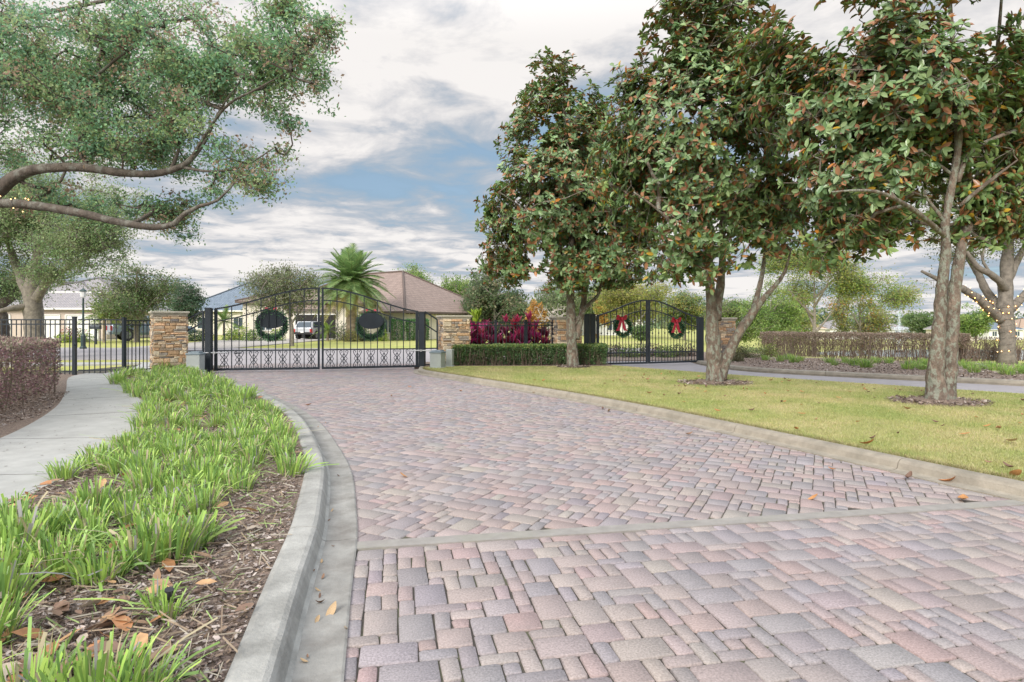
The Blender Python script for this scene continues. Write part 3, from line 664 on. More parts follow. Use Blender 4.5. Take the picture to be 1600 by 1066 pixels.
# ---------------------------------------------------------------- vehicles
def loft(mb, secs, col=(1, 1, 1)):
    n = len(secs[0]); vs = [p for s in secs for p in s]
    mb.add(vs, [(i*n+j, (i+1)*n+j, (i+1)*n+(j+1) % n, i*n+(j+1) % n) for i in range(len(secs)-1) for j in range(n)]+[tuple(range(n)), tuple(range((len(secs)-1)*n, len(secs)*n))[::-1]], col)
def vehicle(name, label, cat, loc, rz, pick, paint):
    t = thing(name, label, cat, loc, None, rz); WL[t.name] = Vector((0, 0, 0))
    Lh = 2.9 if pick else 2.3; Wd = 1.0 if pick else .93
    b = MB()
    def sec(x, z0, z1, w, tp=.06): return [(x, -w+.05, z0), (x, w-.05, z0), (x, w, z0+.18), (x, w, z1-.18), (x, w-tp, z1), (x, -w+tp, z1), (x, -w, z1-.18), (x, -w, z0+.18)]
    zt = 1.22 if pick else 1.05
    hood = 1.18 if pick else 1.0
    loft(b, [sec(-Lh, .55, zt-.02, Wd-.06), sec(-Lh+.12, .48, zt, Wd), sec(-.6, .42, zt, Wd), sec(.9, .42, zt, Wd), sec(1.25, .42, hood, Wd-.01), sec(Lh-.45, .45, hood-.12, Wd-.03), sec(Lh, .55, hood-.38, Wd-.14)])
    o = b.build('body', paint, t); m = o.modifiers.new('b', 'BEVEL'); m.width = .04; m.segments = 2
    if pick:
        bed = MB(); bed.box((-1.75, 0, zt-.0), (2.0, 1.6, .02)); bed.build('cargo_bed', M_dark, t)
        xs_ = [(-.62, zt, Wd-.06), (-.5, 1.86, Wd-.22), (.75, 1.88, Wd-.22), (1.3, zt, Wd-.06)]
    else: xs_ = [(-2.2, zt, Wd-.05), (-1.85, 1.62, Wd-.22), (.5, 1.66, Wd-.22), (1.2, zt, Wd-.05)]
    c = MB(); loft(c, [[(x, -w, z-.0), (x, w, z-.0), (x, w-.02, z+.01), (x, -w+.02, z+.01)] for x, z, w in xs_][0:0] or [[(xs_[0][0], -xs_[0][2], zt-.02), (xs_[0][0], xs_[0][2], zt-.02), (xs_[0][0]+.02, xs_[0][2], zt), (xs_[0][0]+.02, -xs_[0][2], zt)]]*2) if False else None
    A_, B_, C_, D_ = xs_
    vs = [(A_[0], -A_[2], zt-.03), (D_[0], -D_[2], zt-.03), (D_[0], D_[2], zt-.03), (A_[0], A_[2], zt-.03), (B_[0], -B_[2], B_[1]), (C_[0], -C_[2], C_[1]), (C_[0], C_[2], C_[1]), (B_[0], B_[2], B_[1])]
    c = MB(); c.add(vs, [(3, 2, 1, 0), (4, 5, 6, 7), (0, 1, 5, 4), (1, 2, 6, 5), (2, 3, 7, 6), (3, 0, 4, 7)]); o = c.build('cabin', paint, t); m = o.modifiers.new('b', 'BEVEL'); m.width = .05; m.segments = 2
    def panel(q, name_, s=.82, sy=.74, m_=M_glass, out_=.012):
        q = [Vector(p) for p in q]; ctr = sum(q, Vector())/4; nrm = (q[1]-q[0]).cross(q[3]-q[0]).normalized()
        if nrm.dot(ctr-Vector((0, 0, 1.2))) < 0: nrm = -nrm
        w = [ctr+(p-ctr)*s+nrm*out_ for p in q]; back = [p-nrm*.02 for p in w]
        k = MB(); k.add(w+back, [(0, 1, 2, 3), (7, 6, 5, 4)]+[(i, 4+i, 4+(i+1) % 4, (i+1) % 4) for i in range(4)]); k.build(name_, m_, t)
    panel([vs[0], vs[3], vs[7], vs[4]], 'rear_window'); panel([vs[1], vs[2], vs[6], vs[5]], 'windscreen', .9); panel([vs[0], vs[1], vs[5], vs[4]], 'side_window', .84); panel([vs[3], vs[2], vs[6], vs[7]], 'side_window', .84)
    for sx in ((-1.85, 1.75) if pick else (-1.45, 1.4)):
        for sy in (-1, 1):
            r = .42 if pick else .36; w = MB(); pts = [(r*math.cos(2*math.pi*i/20), r*math.sin(2*math.pi*i/20)) for i in range(20)]
            y0, y1 = sy*(Wd-.24), sy*(Wd+.012)
            w.add([(sx+a, y0, r+bb_) for a, bb_ in pts]+[(sx+a, y1, r+bb_) for a, bb_ in pts], [tuple(range(20)), tuple(range(20, 40))[::-1]]+[(i, (i+1) % 20, 20+(i+1) % 20, 20+i) for i in range(20)])
            wo = w.build('wheel', M_rubber, t)
            ac = MB(); ya = sy*(Wd+.004); ap = [(1.22*r*math.cos(a), r*1.22*math.sin(a)) for a in np.linspace(-.15, math.pi+.15, 15)]
            ac.add([(sx+a, ya, r+b_) for a, b_ in ap]+[(sx+a, ya-sy*.2, r+b_) for a, b_ in ap], [tuple(range(15))]+[(i, i+1, 16+i, 15+i) for i in range(14)]); ac.build('wheel_arch', M_dark, t)
            h = MB(); yy = sy*(Wd+.02); h.add([(sx+a*.62, yy, r+bb_*.62) for a, bb_ in pts]+[(sx, yy+sy*.02, r)], [(i, (i+1) % 20, 20) for i in range(0, 20)]); h.lathe((0, 0, 0), [(.001, 0), (.001, .001)], 3) if False else None; h.build('rim', M_chrome, wo)
    for sy in (-1, 1):
        k = MB(); k.box((-Lh+.03, sy*(Wd-.12), zt-.28), (.16, .20, .34)); k.build('tail_lamp', M_tail, t)
        k = MB(); k.box((Lh-.12, sy*(Wd-.28), hood-.45), (.16, .3, .16)); k.build('headlight', M_lampglass, t)
    k = MB(); k.box((-Lh-.02, 0, .56), (.16, Wd*1.86, .2)); k.build('rear_bumper', M_chrome if pick else M_dark, t)
    k = MB(); k.box((-Lh-.11, 0, .60 if pick else .66), (.02, .3, .13)); k.build('plate', M_white, t)
    return t
WH = Vector((0, 0, 0))
vehicle('pickup_truck', 'blue grey pickup truck parked beyond the fence, partly behind the stone pillar', 'pickup truck', (-30.7, 52.0, -.0), R(42), True, M_carblue).scale = (1.1, 1.1, 1.12)
vehicle('parked_car', 'silver hatchback seen from behind in the driveway beyond the left gate leaf', 'car', (-18.6, 57.2, .0), R(82), False, M_carsil)

# ---------------------------------------------------------------- houses
def hip(parent, O, a, w, d, ze, zr, rm, z0=0, over=.5, wall=M_stucco, ridge=None, fascia=True):
    """O front-left corner, a heading of the front; walls, hip roof (> fascia)"""
    u = Vector((math.cos(a), math.sin(a), 0)); v = Vector((-u.y, u.x, 0)); O = Vector((O[0], O[1], 0))
    P = lambda s, t, z: O+u*s+v*t+Vector((0, 0, z))
    m = MB(); m.add([P(0, 0, z0), P(w, 0, z0), P(w, d, z0), P(0, d, z0), P(0, 0, ze), P(w, 0, ze), P(w, d, ze), P(0, d, ze)], [(0, 1, 5, 4), (1, 2, 6, 5), (2, 3, 7, 6), (3, 0, 4, 7), (4, 5, 6, 7)])
    m.build('wall', wall, parent)
    o = over; x0, x1, y0, y1 = -o, w+o, -o, d+o; hw = min(x1-x0, y1-y0)/2
    if (x1-x0) >= (y1-y0): r0, r1 = (x0+hw, (y0+y1)/2), (x1-hw, (y0+y1)/2)
    else: r0, r1 = ((x0+x1)/2, y0+hw), ((x0+x1)/2, y1-hw)
    e = ze+.0; sl = math.hypot(hw, zr-e)
    c = [P(x0, y0, e), P(x1, y0, e), P(x1, y1, e), P(x0, y1, e)]; A = P(*r0, zr); B = P(*r1, zr)
    m = MB(); th = Vector((0, 0, -.16))
    def face(pts):
        a0 = pts[0]; ue = (pts[1]-a0).normalized(); nn = ue.cross(pts[-1]-a0).normalized(); ve = nn.cross(ue)
        m.add(pts, [tuple(range(len(pts)))], uvs=[[((p-a0).dot(ue), (p-a0).dot(ve)) for p in pts]])
    if (x1-x0) >= (y1-y0): face([c[0], c[1], B, A]); face([c[1], c[2], B]); face([c[2], c[3], A, B]); face([c[3], c[0], A])
    else: face([c[0], c[1], A]); face([c[1], c[2], B, A]); face([c[2], c[3], B]); face([c[3], c[0], A, B])
    m.add([p+th for p in c], [(3, 2, 1, 0)])
    rf = m.build('roof', rm, parent)
    fm = MB()
    for i in range(4): 
        p, q = c[i], c[(i+1) % 4]; dd = (q-p).normalized()*.03
        fm.bar(p+Vector((0, 0, -.09)), q+Vector((0, 0, -.09))-dd, .05, .17)
    fm.build('fascia', M_white if rm is not M_tile else MATS.setdefault('tilefascia', mat('brown_fascia', (.13, .10, .09), .8)), rf)
    rc = MB()
    for p in (0, 1, 2, 3):
        tgt = A if ((p in (0, 3)) if (x1-x0) >= (y1-y0) else (p in (0, 1))) else B
        rc.tube([c[p]+Vector((0, 0, .02)), tgt+Vector((0, 0, .03))], .11, 6)
    rc.tube([A+Vector((0, 0, .04)), B+Vector((0, 0, .04))], .11, 6); rc.build('ridge_cap', rm, rf)
    return P
def opening(parent, P, s, z, w, h, t=0, kind='window', shut=None):
    fm = MB(); 
    for a, b in (((s-w/2, z), (s-w/2, z+h)), ((s+w/2, z), (s+w/2, z+h)), ((s-w/2, z), (s+w/2, z)), ((s-w/2, z+h), (s+w/2, z+h)), ((s, z), (s, z+h))):
        fm.bar(P(a[0], t-.03, a[1]), P(b[0], t-.03, b[1]), .09)
    f = fm.build('window' if kind == 'window' else kind, M_white if kind != 'opening' else M_stucco2, parent)
    g = MB(); g.add([P(s-w/2, t-.015, z), P(s+w/2, t-.015, z), P(s+w/2, t-.015, z+h), P(s-w/2, t-.015, z+h)], [(0, 1, 2, 3)]); g.build('pane' if kind == 'window' else 'recess', M_glass if kind == 'window' else (M_dark if kind != 'garage_door' else M_white), f)
H1 = thing('house', 'cream stucco house with brown clay tile hip roofs behind the palm tree', 'house', (-12, 58, 0), 'houses')
a1 = math.atan2(10, 6.66)
PA = hip(H1, (-8.76-.55, 52.9), a1, 13.4, 21, 2.5, 6.75, M_tile)     # right block, corner towards the gate
# its street side runs to the far left of the corner
PB = hip(H1, (-25.6, 57.8), 0, 9.5, 9, 3.55, 5.3, M_tile); PC = hip(H1, (-20.6, 56.9), R(4), 5.2, 6, 2.8, 4.3, M_tile, over=.35)
tw = hip(H1, (-16.0, 55.2), R(6), 3.2, 4, 3.3, 4.4, M_tile, over=.4)
opening(H1, PC, 2.4, 0, 4.2, 2.3, kind='garage_opening'); opening(H1, PB, 2.2, .8, 1.3, 1.5); opening(H1, tw, 1.6, .7, 1.2, 1.6)
PAs = lambda s, t, z: Vector((-8.76-.55, 52.9, 0))+Vector((math.cos(a1), math.sin(a1), 0))*s+Vector((-math.sin(a1), math.cos(a1), 0))*t+Vector((0, 0, z))
for s in (2.0, 6.2, 9.0): opening(H1, PA, s, .8, 1.1, 1.3)
PAl = lambda s, t, z: PAs(t, s, z)
for s in (2.0, 5.2, 8.5): opening(H1, PAl, s, .6, 1.2, 1.5)
ch = MB(); 
for i in range(22):
    p = PAs(.0+i*.52, -.28, 2.32); ch.box(p, (.09, .34, .12), rz=a1)
ch.build('eave_bracket', mat('brown_fascia', (.13, .10, .09), .8), H1)
dm = MB(); dm.add([(-8.9-2.2, 51.5, 3.0), (-8.2-.6, 51.7, 3.0), (-9.2, 53.5, 3.75), (-11.2, 53.3, 3.75)], [(0, 1, 2, 3)])

H2 = thing('house', 'house with large slate blue hip roof left of the oak behind the gate', 'house', (-38, 80, 0), 'houses')
P2 = hip(H2, (-43.5, 80), R(-6), 12, 12, 3.2, 7.2, M_slate); opening(H2, P2, 3, .8, 1.5, 1.5); opening(H2, P2, 8, .8, 1.5, 1.5)
H3 = thing('house', 'pale house with white garage doors behind the large oak trunk at far left', 'house', (-45, 56, 0), 'houses')
P3 = hip(H3, (-53, 56), R(4), 15, 11, 2.9, 5.6, M_grayroof, wall=M_stucco2); P3b = hip(H3, (-46.5, 60), R(4), 7, 8, 4.6, 6.2, M_grayroof, wall=M_stucco2)
for s in (5.0, 9.4, 12.8): opening(H3, P3, s, .0, 2.9, 2.25, kind='garage_door')
opening(H3, P3b, 4.2, 2.9, 1.4, 1.3)
H4 = thing('house', 'low white house seen through the exit gate bars', 'house', (9, 78, 0), 'houses')
P4 = hip(H4, (2.0, 78), R(3), 15, 9, 2.6, 4.4, M_grayroof, z0=-1.2, wall=M_white)
for s in (2, 6, 11): opening(H4, P4, s, .6, 1.4, 1.3)
def far_house(label, px0, px1, D, zb, ze, zr, rm, wall=M_stucco, wins=3):
    x0 = (px0-800)/F*D; x1 = (px1-800)/F*D; t = thing('house', label, 'house', ((x0+x1)/2, D, zb), 'houses')
    P = hip(t, (x0, D), R(2), x1-x0, min(14, x1-x0+2), zb+ze, zb+zr, rm, z0=zb-.6, wall=wall)
    for i in range(wins): opening(t, P, (x1-x0)*(i+.5)/wins, zb+.7, 1.5, 1.5)
    return t
far_house('small cream house with orange tan roof in the gap right of the forked trunk', 1184, 1216, 175, -2.7, 3.0, 4.7, M_tile2, wins=3)
far_house('tan roofed house behind the thick pine trunk', 1238, 1290, 185, -2.9, 3.1, 6.2, M_tile2)
far_house('pale grey roofed house just right of the pine trunk, above the bare hedge', 1297, 1345, 195, -2.9, 3.0, 6.0, M_grayroof, M_white)
far_house('white walled house with grey roof across the lake, behind the fountain', 1355, 1432, 200, -2.9, 2.7, 5.5, M_grayroof, M_white, 4)
H5 = far_house('pavilion like house with columns and grey roof right of the nearest magnolia trunk', 1486, 1530, 175, -2.9, 3.0, 5.8, M_grayroof, M_stucco, 3)
far_house('pale house across the lake behind the string lit oak trunk', 1545, 1600, 190, -2.9, 2.8, 5.2, M_slate, M_white, 3)
far_house('tan roofed house across the lake at the far right edge', 1592, 1660, 205, -2.9, 3.2, 6.4, M_tile2, M_stucco, 3)

# ---------------------------------------------------------------- trees
def ico_pts(n, els, D0=None, shell=.45, thr=-1, fq=.8):
    """n points inside a union of ellipsoids [(cx,cy,cz,rx,ry,rz)], pushed towards the surface"""
    els = np.array(els, float); vol = els[:, 3]*els[:, 4]*els[:, 5]; res = []
    cnt = 0
    while cnt < n:
        k = rng.choice(len(els), n, p=vol**.8/(vol**.8).sum()); d = rng.normal(size=(n, 3)); d /= np.linalg.norm(d, axis=1)[:, None]
        r = rng.random(n)**shell; p = els[k, :3]+d*r[:, None]*els[k, 3:]
        if thr > -1:
            keep = np.array([noise.noise(Vector(q)*fq) > thr for q in p]); p = p[keep]
        res.append(p); cnt += len(p)
    return np.concatenate(res)[:n]
def els_px(D, lst, depth=1.0):
    s = D/F; o = []
    for e in lst:
        cx, cy, rx, ry = e[:4]; dy = e[4] if len(e) > 4 else 0; ryd = e[5] if len(e) > 5 else min(rx, ry*1.3)*s*depth
        q = Q(cx, cy, D); o.append((q.x, D+dy, q.z, rx*s, ryd, ry*s))
    return o
def grow(limbs, targets, root_idx=None):
    """limbs: list of (pts, radii); attach targets one by one to the nearest node -> twig tubes"""
    nodes = []; 
    for pts, rad in limbs:
        for p in pts[len(pts)//3:]: nodes.append(Vector(p))
    N0 = len(nodes); arr = np.zeros((N0+len(targets)*2, 3)); arr[:N0] = [tuple(p) for p in nodes]
    par = [-1]*N0; cnt = N0
    d0 = np.array([np.min(np.linalg.norm(arr[:N0]-t, axis=1)) for t in targets]); order = np.argsort(d0)
    leafn = []
    for ti in order:
        t = targets[ti]; dd = np.linalg.norm(arr[:cnt]-t, axis=1); dd[N0:] *= 1.0
        dz = arr[:cnt, 2]-t[2]; dd = dd+np.maximum(dz, 0)*.35
        j = int(np.argmin(dd)); a = arr[j]
        mid = a*.5+t*.5+rng.normal(size=3)*.06*dd[j]; mid[2] -= .04*dd[j]
        arr[cnt] = mid; par.append(j); cnt += 1; arr[cnt] = t; par.append(cnt-1); cnt += 1; leafn.append(cnt-1)
    desc = np.ones(cnt)
    for i in range(cnt-1, N0-1, -1):
        if par[i] >= 0: desc[par[i]] += desc[i]
    return arr, par, desc, N0, cnt, leafn
def tube_np(name, A, B, ra, rb, m, parent, n=4):
    d = B-A; f = frames(d, rng.normal(size=A.shape)+np.array([.3, 0, 0])); ang = np.arange(n)*2*np.pi/n
    ring = f[:, :, 0][:, None, :]*np.cos(ang)[None, :, None]+f[:, :, 2][:, None, :]*np.sin(ang)[None, :, None]
    V = np.concatenate([A[:, None]+ring*ra[:, None, None], B[:, None]+ring*rb[:, None, None]], 1)
    return np_mesh(name, V, [(j, j+n, (j+1) % n+n, (j+1) % n) for j in range(n)], np.ones((len(A), 3)), m, parent, smooth=True)
def limb_mesh(parent, limbs, m, name='limb', n=10, wob=.25, first='trunk'):
    for i, (pts, rad) in enumerate(limbs):
        P = smooth_line(pts, .12 if wob else .5); K = len(P)
        # arc-length interpolation of radii
        acc = [0]
        for a, b in zip(pts[:-1], pts[1:]): acc.append(acc[-1]+(Vector(b)-Vector(a)).length)
        tot = [0]
        for a, b in zip(P[:-1], P[1:]): tot.append(tot[-1]+(b-a).length)
        rr = np.interp(np.array(tot)/max(tot[-1], 1e-6)*acc[-1], acc, rad)
        mb = MB(); mb.tube(P, list(rr), n, wob=wob); mb.build(first if i == 0 else name, m, parent, smooth=True)
def pxl(D, pts): 
    r = []
    for p in pts:
        dd = D+(p[3] if len(p) > 3 else 0); r.append(Q(p[0], p[1], dd))
    return r, [p[2] for p in pts]
LEAF_MAG = np.array([(0, 0, 0), (0, 1, -.10), (.5, .28, .07), (.46, .68, .03), (-.5, .28, .07), (-.46, .68, .03),
                     (0, 0, -.006), (0, 1, -.106), (.5, .28, .064), (.46, .68, .024), (-.5, .28, .064), (-.46, .68, .024)], float)
LMF = [(0, 2, 3, 1), (0, 1, 5, 4), (6, 7, 9, 8), (6, 10, 11, 7)]
def magnolia(label, base, D, limbs_px, els, n_t, n_ros, seedv, lf=.14, thr=-.19, rs=.76):
    global rng
    rng = np.random.default_rng(seedv)
    t = thing('magnolia_tree', label, 'tree', (base[0], base[1], .08), 'magnolia trees on the median lawn')
    limbs = [pxl(D, l) for l in limbs_px]; limbs = [(p, [q*rs for q in r_]) for p, r_ in limbs]; limb_mesh(t, limbs, M_barkm, n=14)
    L2 = [(smooth_line(p, .25), r) for p, r in limbs]
    T = ico_pts(n_t, els, shell=.55, thr=thr, fq=.75)
    arr, par, desc, N0, cnt, leafn = grow(L2, T)
    idx = np.arange(N0, cnt); pi_ = np.array([par[i] for i in idx])
    ra = .0045*np.sqrt(np.minimum(desc[pi_], desc[idx]*1.6)); rb = .0045*np.sqrt(desc[idx])
    tube_np('branches', arr[pi_], arr[idx], np.minimum(ra, .05), np.minimum(rb, .045), M_barkm, t, 5)
    # rosettes around the twig ends
    ends = arr[leafn]; dirs = ends-arr[[par[i] for i in leafn]]; dirs /= np.linalg.norm(dirs, axis=1)[:, None]+1e-9
    k = rng.integers(0, len(ends), n_ros); off = rng.normal(size=(n_ros, 3))*np.array([.17, .17, .14]); off[:len(ends)//2] *= .2
    C = ends[k]+off; ax = dirs[k]*.6+rng.normal(size=(n_ros, 3))*.35+np.array([0, 0, .42]); 
    ctr = np.array([np.mean([e[0] for e in els]), np.mean([e[1] for e in els]), np.mean([e[2] for e in els])])
    outd = C-ctr; outd /= np.linalg.norm(outd, axis=1)[:, None]; ax = ax+outd*.95; ax /= np.linalg.norm(ax, axis=1)[:, None]
    tube_np('twigs', ends[k], C, np.full(n_ros, .007), np.full(n_ros, .005), M_barkm, t, 4)
    Y, Z, P, S, Cc = [], [], [], [], []
    e1 = np.cross(ax, rng.normal(size=ax.shape)); e1 /= np.linalg.norm(e1, axis=1)[:, None]; e2 = np.cross(ax, e1)
    tint = rng.random(n_ros)
    nl = 9
    for i in range(nl):
        a = 2*np.pi*i/nl*1.0+rng.random(n_ros)*.5+i*.3; lev = rng.uniform(-.35, .65, n_ros)+(.35 if i % 3 == 0 else 0)
        rad = e1*np.cos(a)[:, None]+e2*np.sin(a)[:, None]; y = rad+ax*lev[:, None]; y[:, 2] -= .12
        keep = rng.random(n_ros) < .93
        z = ax-rad*lev[:, None]*.8+rng.normal(size=ax.shape)*.22
        g = rng.random((n_ros, 1)); col = np.array([[.19, .33, .15]])*(1-g)+np.array([[.40, .52, .25]])*g
        col = col*(.75+.5*tint[:, None])
        q = rng.random(n_ros); col[q < .22] = (.52, .28, .15); col[q < .11] = (.40, .19, .10); col[q < .024] = (.62, .42, .06); col[q < .005] = (.60, .25, .05); 
        Y.append(y[keep]); Z.append(z[keep]); P.append((C-ax*.02*(i % 3)[...] if False else C-ax*(.02*(i % 3)))[keep]); Cc.append(col[keep])
        S.append((rng.uniform(.8, 1.2, n_ros)*lf)[keep])
    Y = np.concatenate(Y); Z = np.concatenate(Z); P = np.concatenate(P); S = np.concatenate(S); Cc = np.concatenate(Cc)
    Sv = np.stack([S*.44, S, S], 1)
    np_mesh('crown', place(LEAF_MAG, frames(Y, Z), P, Sv), LMF, Cc, [M_magtop, M_magbot], t, matidx=[0, 0, 1, 1])
    return t
D1, D2, D3 = 17.5, 12.67, 9.58
magnolia('smallest and farthest magnolia, trunk standing in front of the clipped hedge', (1.77, 17.5), D1,
    [[(896, 577, .27), (895, 568, .23), (894, 545, .20), (892, 500, .185), (891, 450, .14), (893, 400, .12), (895, 300, .09), (885, 200, .055), (868, 110, .02)],
     [(900, 530, .13), (911, 480, .115, .1), (915, 440, .10, .2), (925, 380, .08, .3), (940, 300, .05, .4), (950, 230, .02, .4)],
     [(892, 512, .10), (903, 500, .085), (918, 478, .07), (934, 462, .06), (940, 440, .045), (955, 400, .02)],
     [(892, 440, .07), (860, 380, .05, -.5), (820, 330, .035, -1), (780, 300, .015, -1.2)],
     [(894, 380, .06), (860, 310, .04, .6), (820, 240, .02, 1)]],
    els_px(D1, [(875, 330, 128, 125), (870, 215, 92, 95), (868, 140, 50, 52), (790, 325, 52, 62), (865, 405, 118, 50), (985, 360, 85, 95), (900, 420, 120, 40, -1, 1.0), (800, 400, 52, 42), (945, 235, 60, 90, .3)]), 1050, 5400, 11, lf=.15)
magnolia('middle magnolia with a trunk forking low into a leaning right limb', (4.24, 12.67), D2,
    [[(1117, 603, .30), (1117, 592, .24), (1116, 565, .21), (1113, 520, .19), (1112, 480, .16), (1109, 440, .125), (1108, 400, .11), (1104, 300, .09), (1100, 200, .07), (1094, 80, .045), (1090, -60, .02)],
     [(1118, 500, .15), (1124, 455, .12, .1), (1129, 410, .10, .2), (1130, 340, .08, .2), (1150, 310, .065, 0), (1195, 275, .05, -.4), (1245, 245, .02, -.6)],
     [(1124, 592, .17), (1133, 566, .15), (1142, 545, .135), (1158, 515, .125), (1174, 492, .12), (1190, 470, .085, -.1), (1210, 448, .06, -.2), (1226, 425, .045, -.3), (1236, 390, .02, -.4)],
     [(1174, 495, .09), (1184, 460, .075, .2), (1193, 415, .055, .3), (1197, 370, .03, .4)],
     [(1108, 420, .07), (1070, 370, .05, -.6), (1030, 330, .03, -1), (990, 300, .015, -1.1)],
     [(1104, 300, .06), (1060, 230, .04, .5), (1020, 150, .015, .8)]],
    els_px(D2, [(1095, 240, 125, 150), (1095, 60, 92, 110), (1035, 345, 90, 75), (1000, 130, 42, 38), (1060, 400, 80, 45, -.6, .8), (1200, 330, 75, 85), (1190, 405, 45, 40), (1100, -100, 75, 90), (1190, 160, 70, 90), (985, 250, 60, 110), (1200, 110, 55, 80, .4)]), 1050, 5500, 12)
magnolia('nearest magnolia with twin upright stems at right, low branches over the lawn', (6.71, 9.58), D3,
    [[(1464, 634, .30), (1464, 620, .235), (1463, 600, .20), (1463, 560, .155), (1468, 500, .13), (1473, 440, .115), (1478, 390, .10), (1477, 350, .085), (1487, 290, .08), (1497, 225, .075), (1493, 130, .06), (1484, 0, .04), (1478, -120, .02)],
     [(1477, 626, .20, .08), (1482, 590, .17, .1), (1487, 520, .14, .12), (1492, 450, .125, .15), (1500, 400, .11, .2), (1508, 360, .10, .3), (1520, 310, .08, .4), (1545, 200, .06, .6), (1560, 60, .04, .7), (1570, -80, .02, .7)],
     [(1497, 285, .055), (1506, 255, .05), (1524, 232, .048), (1560, 214, .045, -.1), (1620, 192, .035, -.2), (1700, 160, .015, -.3)],
     [(1500, 322, .05), (1525, 300, .045, -.1), (1548, 282, .04, -.2), (1590, 250, .015, -.3)],
     [(1474, 345, .042), (1460, 325, .036), (1446, 307, .03), (1428, 301, .024), (1400, 304, .015, -.2)],
     [(1490, 275, .035), (1465, 255, .028), (1440, 235, .015, -.3)],
     [(1477, 370, .06, 0), (1430, 330, .05, -.6), (1370, 300, .035, -1.2), (1300, 300, .015, -1.5)],
     [(1490, 160, .05), (1430, 110, .04, -.2), (1350, 80, .02, -.4)]],
    els_px(D3, [(1415, 190, 150, 130, .3), (1335, 320, 85, 65), (1315, 385, 62, 26, .3, .8), (1565, 325, 80, 50, .3), (1420, 40, 165, 110), (1610, 160, 120, 140, .4), (1480, -120, 190, 110), (1285, 150, 75, 110), (1430, 330, 75, 35, 1.1, .8), (1270, 250, 40, 80), (1660, 330, 70, 45), (1255, 110, 60, 100, .8), (1230, 40, 40, 60, .8), (1540, 60, 110, 90, .5)]), 1050, 5400, 13, lf=.138, rs=.69)

def leafcloud(els, n_cl, per, sig, size, cols, thr, fq, shell, aspect=.5, up=.6, limbs=None, seedv=0):
    global rng
    rng = np.random.default_rng(seedv); T = ico_pts(n_cl, els, shell=shell, thr=thr, fq=fq)
    n = n_cl*per; P = np.repeat(T, per, 0)+rng.normal(size=(n, 3))*np.array([sig, sig, sig*.75])
    f = rand_rot(n, (0, 0, up)); s = rng.uniform(.6, 1.3, n)*size
    c = np.array(cols, float); ci = rng.integers(0, len(c), n_cl); C = np.repeat(c[ci], per, 0)*(1+rng.normal(size=(n, 1))*.16)
    sw = rng.random(n) < .25; C[sw] = c[rng.integers(0, len(c), sw.sum())]
    return T, P, f, np.stack([s*aspect, s, s], 1), np.clip(C, 0.005, 1)
LEAF4 = np.array([(0, 0, 0), (.5, .5, .08), (0, 1, 0), (-.5, .5, .08)], float); L4F = [(0, 1, 2, 3)]
def broad_tree(name, label, cat, base, limbs, els, n_cl, per, sig, size, cols, thr=-.12, fq=.5, shell=.5, aspect=.5, bark=M_barko, group=None, twigs=True, lm=M_oakleaf, seedv=1, up=.6, wob=.2, tw=.004):
    t = thing(name, label, cat, base, group); limb_mesh(t, limbs, bark, wob=wob, n=8)
    T, P, f, S, C = leafcloud(els, n_cl, per, sig, size, cols, thr, fq, shell, aspect, up, seedv=seedv)
    if twigs:
        arr, par, desc, N0, cnt, leafn = grow([(smooth_line(p, .4), r) for p, r in limbs], T)
        idx = np.arange(N0, cnt); pi_ = np.array([par[i] for i in idx])
        tube_np('branches', arr[pi_], arr[idx], np.minimum(tw*np.sqrt(np.minimum(desc[pi_], desc[idx]*1.6)), .06), np.minimum(tw*np.sqrt(desc[idx]), .05), bark, t, 4)
        m2 = min(len(P), n_cl*6); k = rng.choice(len(P), m2, replace=False); ci = k//per
        tube_np('twigs', T[ci], P[k], np.full(m2, tw*.8), np.full(m2, tw*.5), bark, t, 3)
    np_mesh('crown', place(LEAF4, f, P, S), L4F, C, lm, t)
    return t
# the near live oak that hangs in from the left
DO = 9.5
oak_l = [pxl(DO, [(-290, 640, .50, 1.2), (-290, 560, .40, 1.2), (-285, 480, .36, 1.2), (-270, 420, .34, 1.1), (-262, 330, .26, 1.2), (-230, 150, .16, 1.4), (-200, -60, .06, 1.4)]),
         pxl(DO, [(-272, 430, .20, 1.1), (-180, 410, .17, .8), (-90, 350, .15, .4), (-30, 322, .14, .1), (0, 296, .125), (28, 274, .11), (70, 263, .095), (130, 262, .088), (190, 270, .08), (236, 272, .07), (266, 267, .062), (288, 258, .06), (306, 240, .045), (322, 218, .03), (345, 170, .018), (380, 120, .008)]),
         pxl(DO, [(-272, 440, .18, 1.1), (-180, 380, .14, .6), (-90, 325, .11, .1), (0, 318, .09, -.2), (60, 322, .082, -.2), (130, 334, .075, -.3), (190, 348, .07, -.3), (240, 355, .062, -.3), (272, 350, .055, -.3), (290, 333, .042, -.3), (312, 322, .034, -.3), (340, 313, .026, -.4), (372, 280, .012, -.5)]),
         pxl(DO, [(-255, 300, .13, 1.2), (-150, 200, .10, .9), (-50, 140, .07, .6), (20, 133, .055, .4), (90, 138, .045, .3), (138, 126, .03, .2), (200, 80, .02, .1), (280, 40, .01, 0)]),
         pxl(DO, [(266, 267, .04), (276, 245, .035, .2), (280, 225, .025, .3), (285, 180, .01, .4)]),
         pxl(DO, [(288, 262, .03), (330, 268, .024, -.1), (380, 260, .018, -.2), (430, 230, .008, -.3)]),
         pxl(DO, [(300, 245, .03), (350, 170, .025, -.4), (400, 140, .018, -.6), (455, 110, .008, -.8)]),
         pxl(DO, [(-240, 180, .10, 1.3), (-60, 60, .07, 1.5), (120, 10, .045, 1.5), (300, -20, .02, 1.3)])]
oak_l = [(p, [q*.8 for q in r_]) for p, r_ in oak_l]
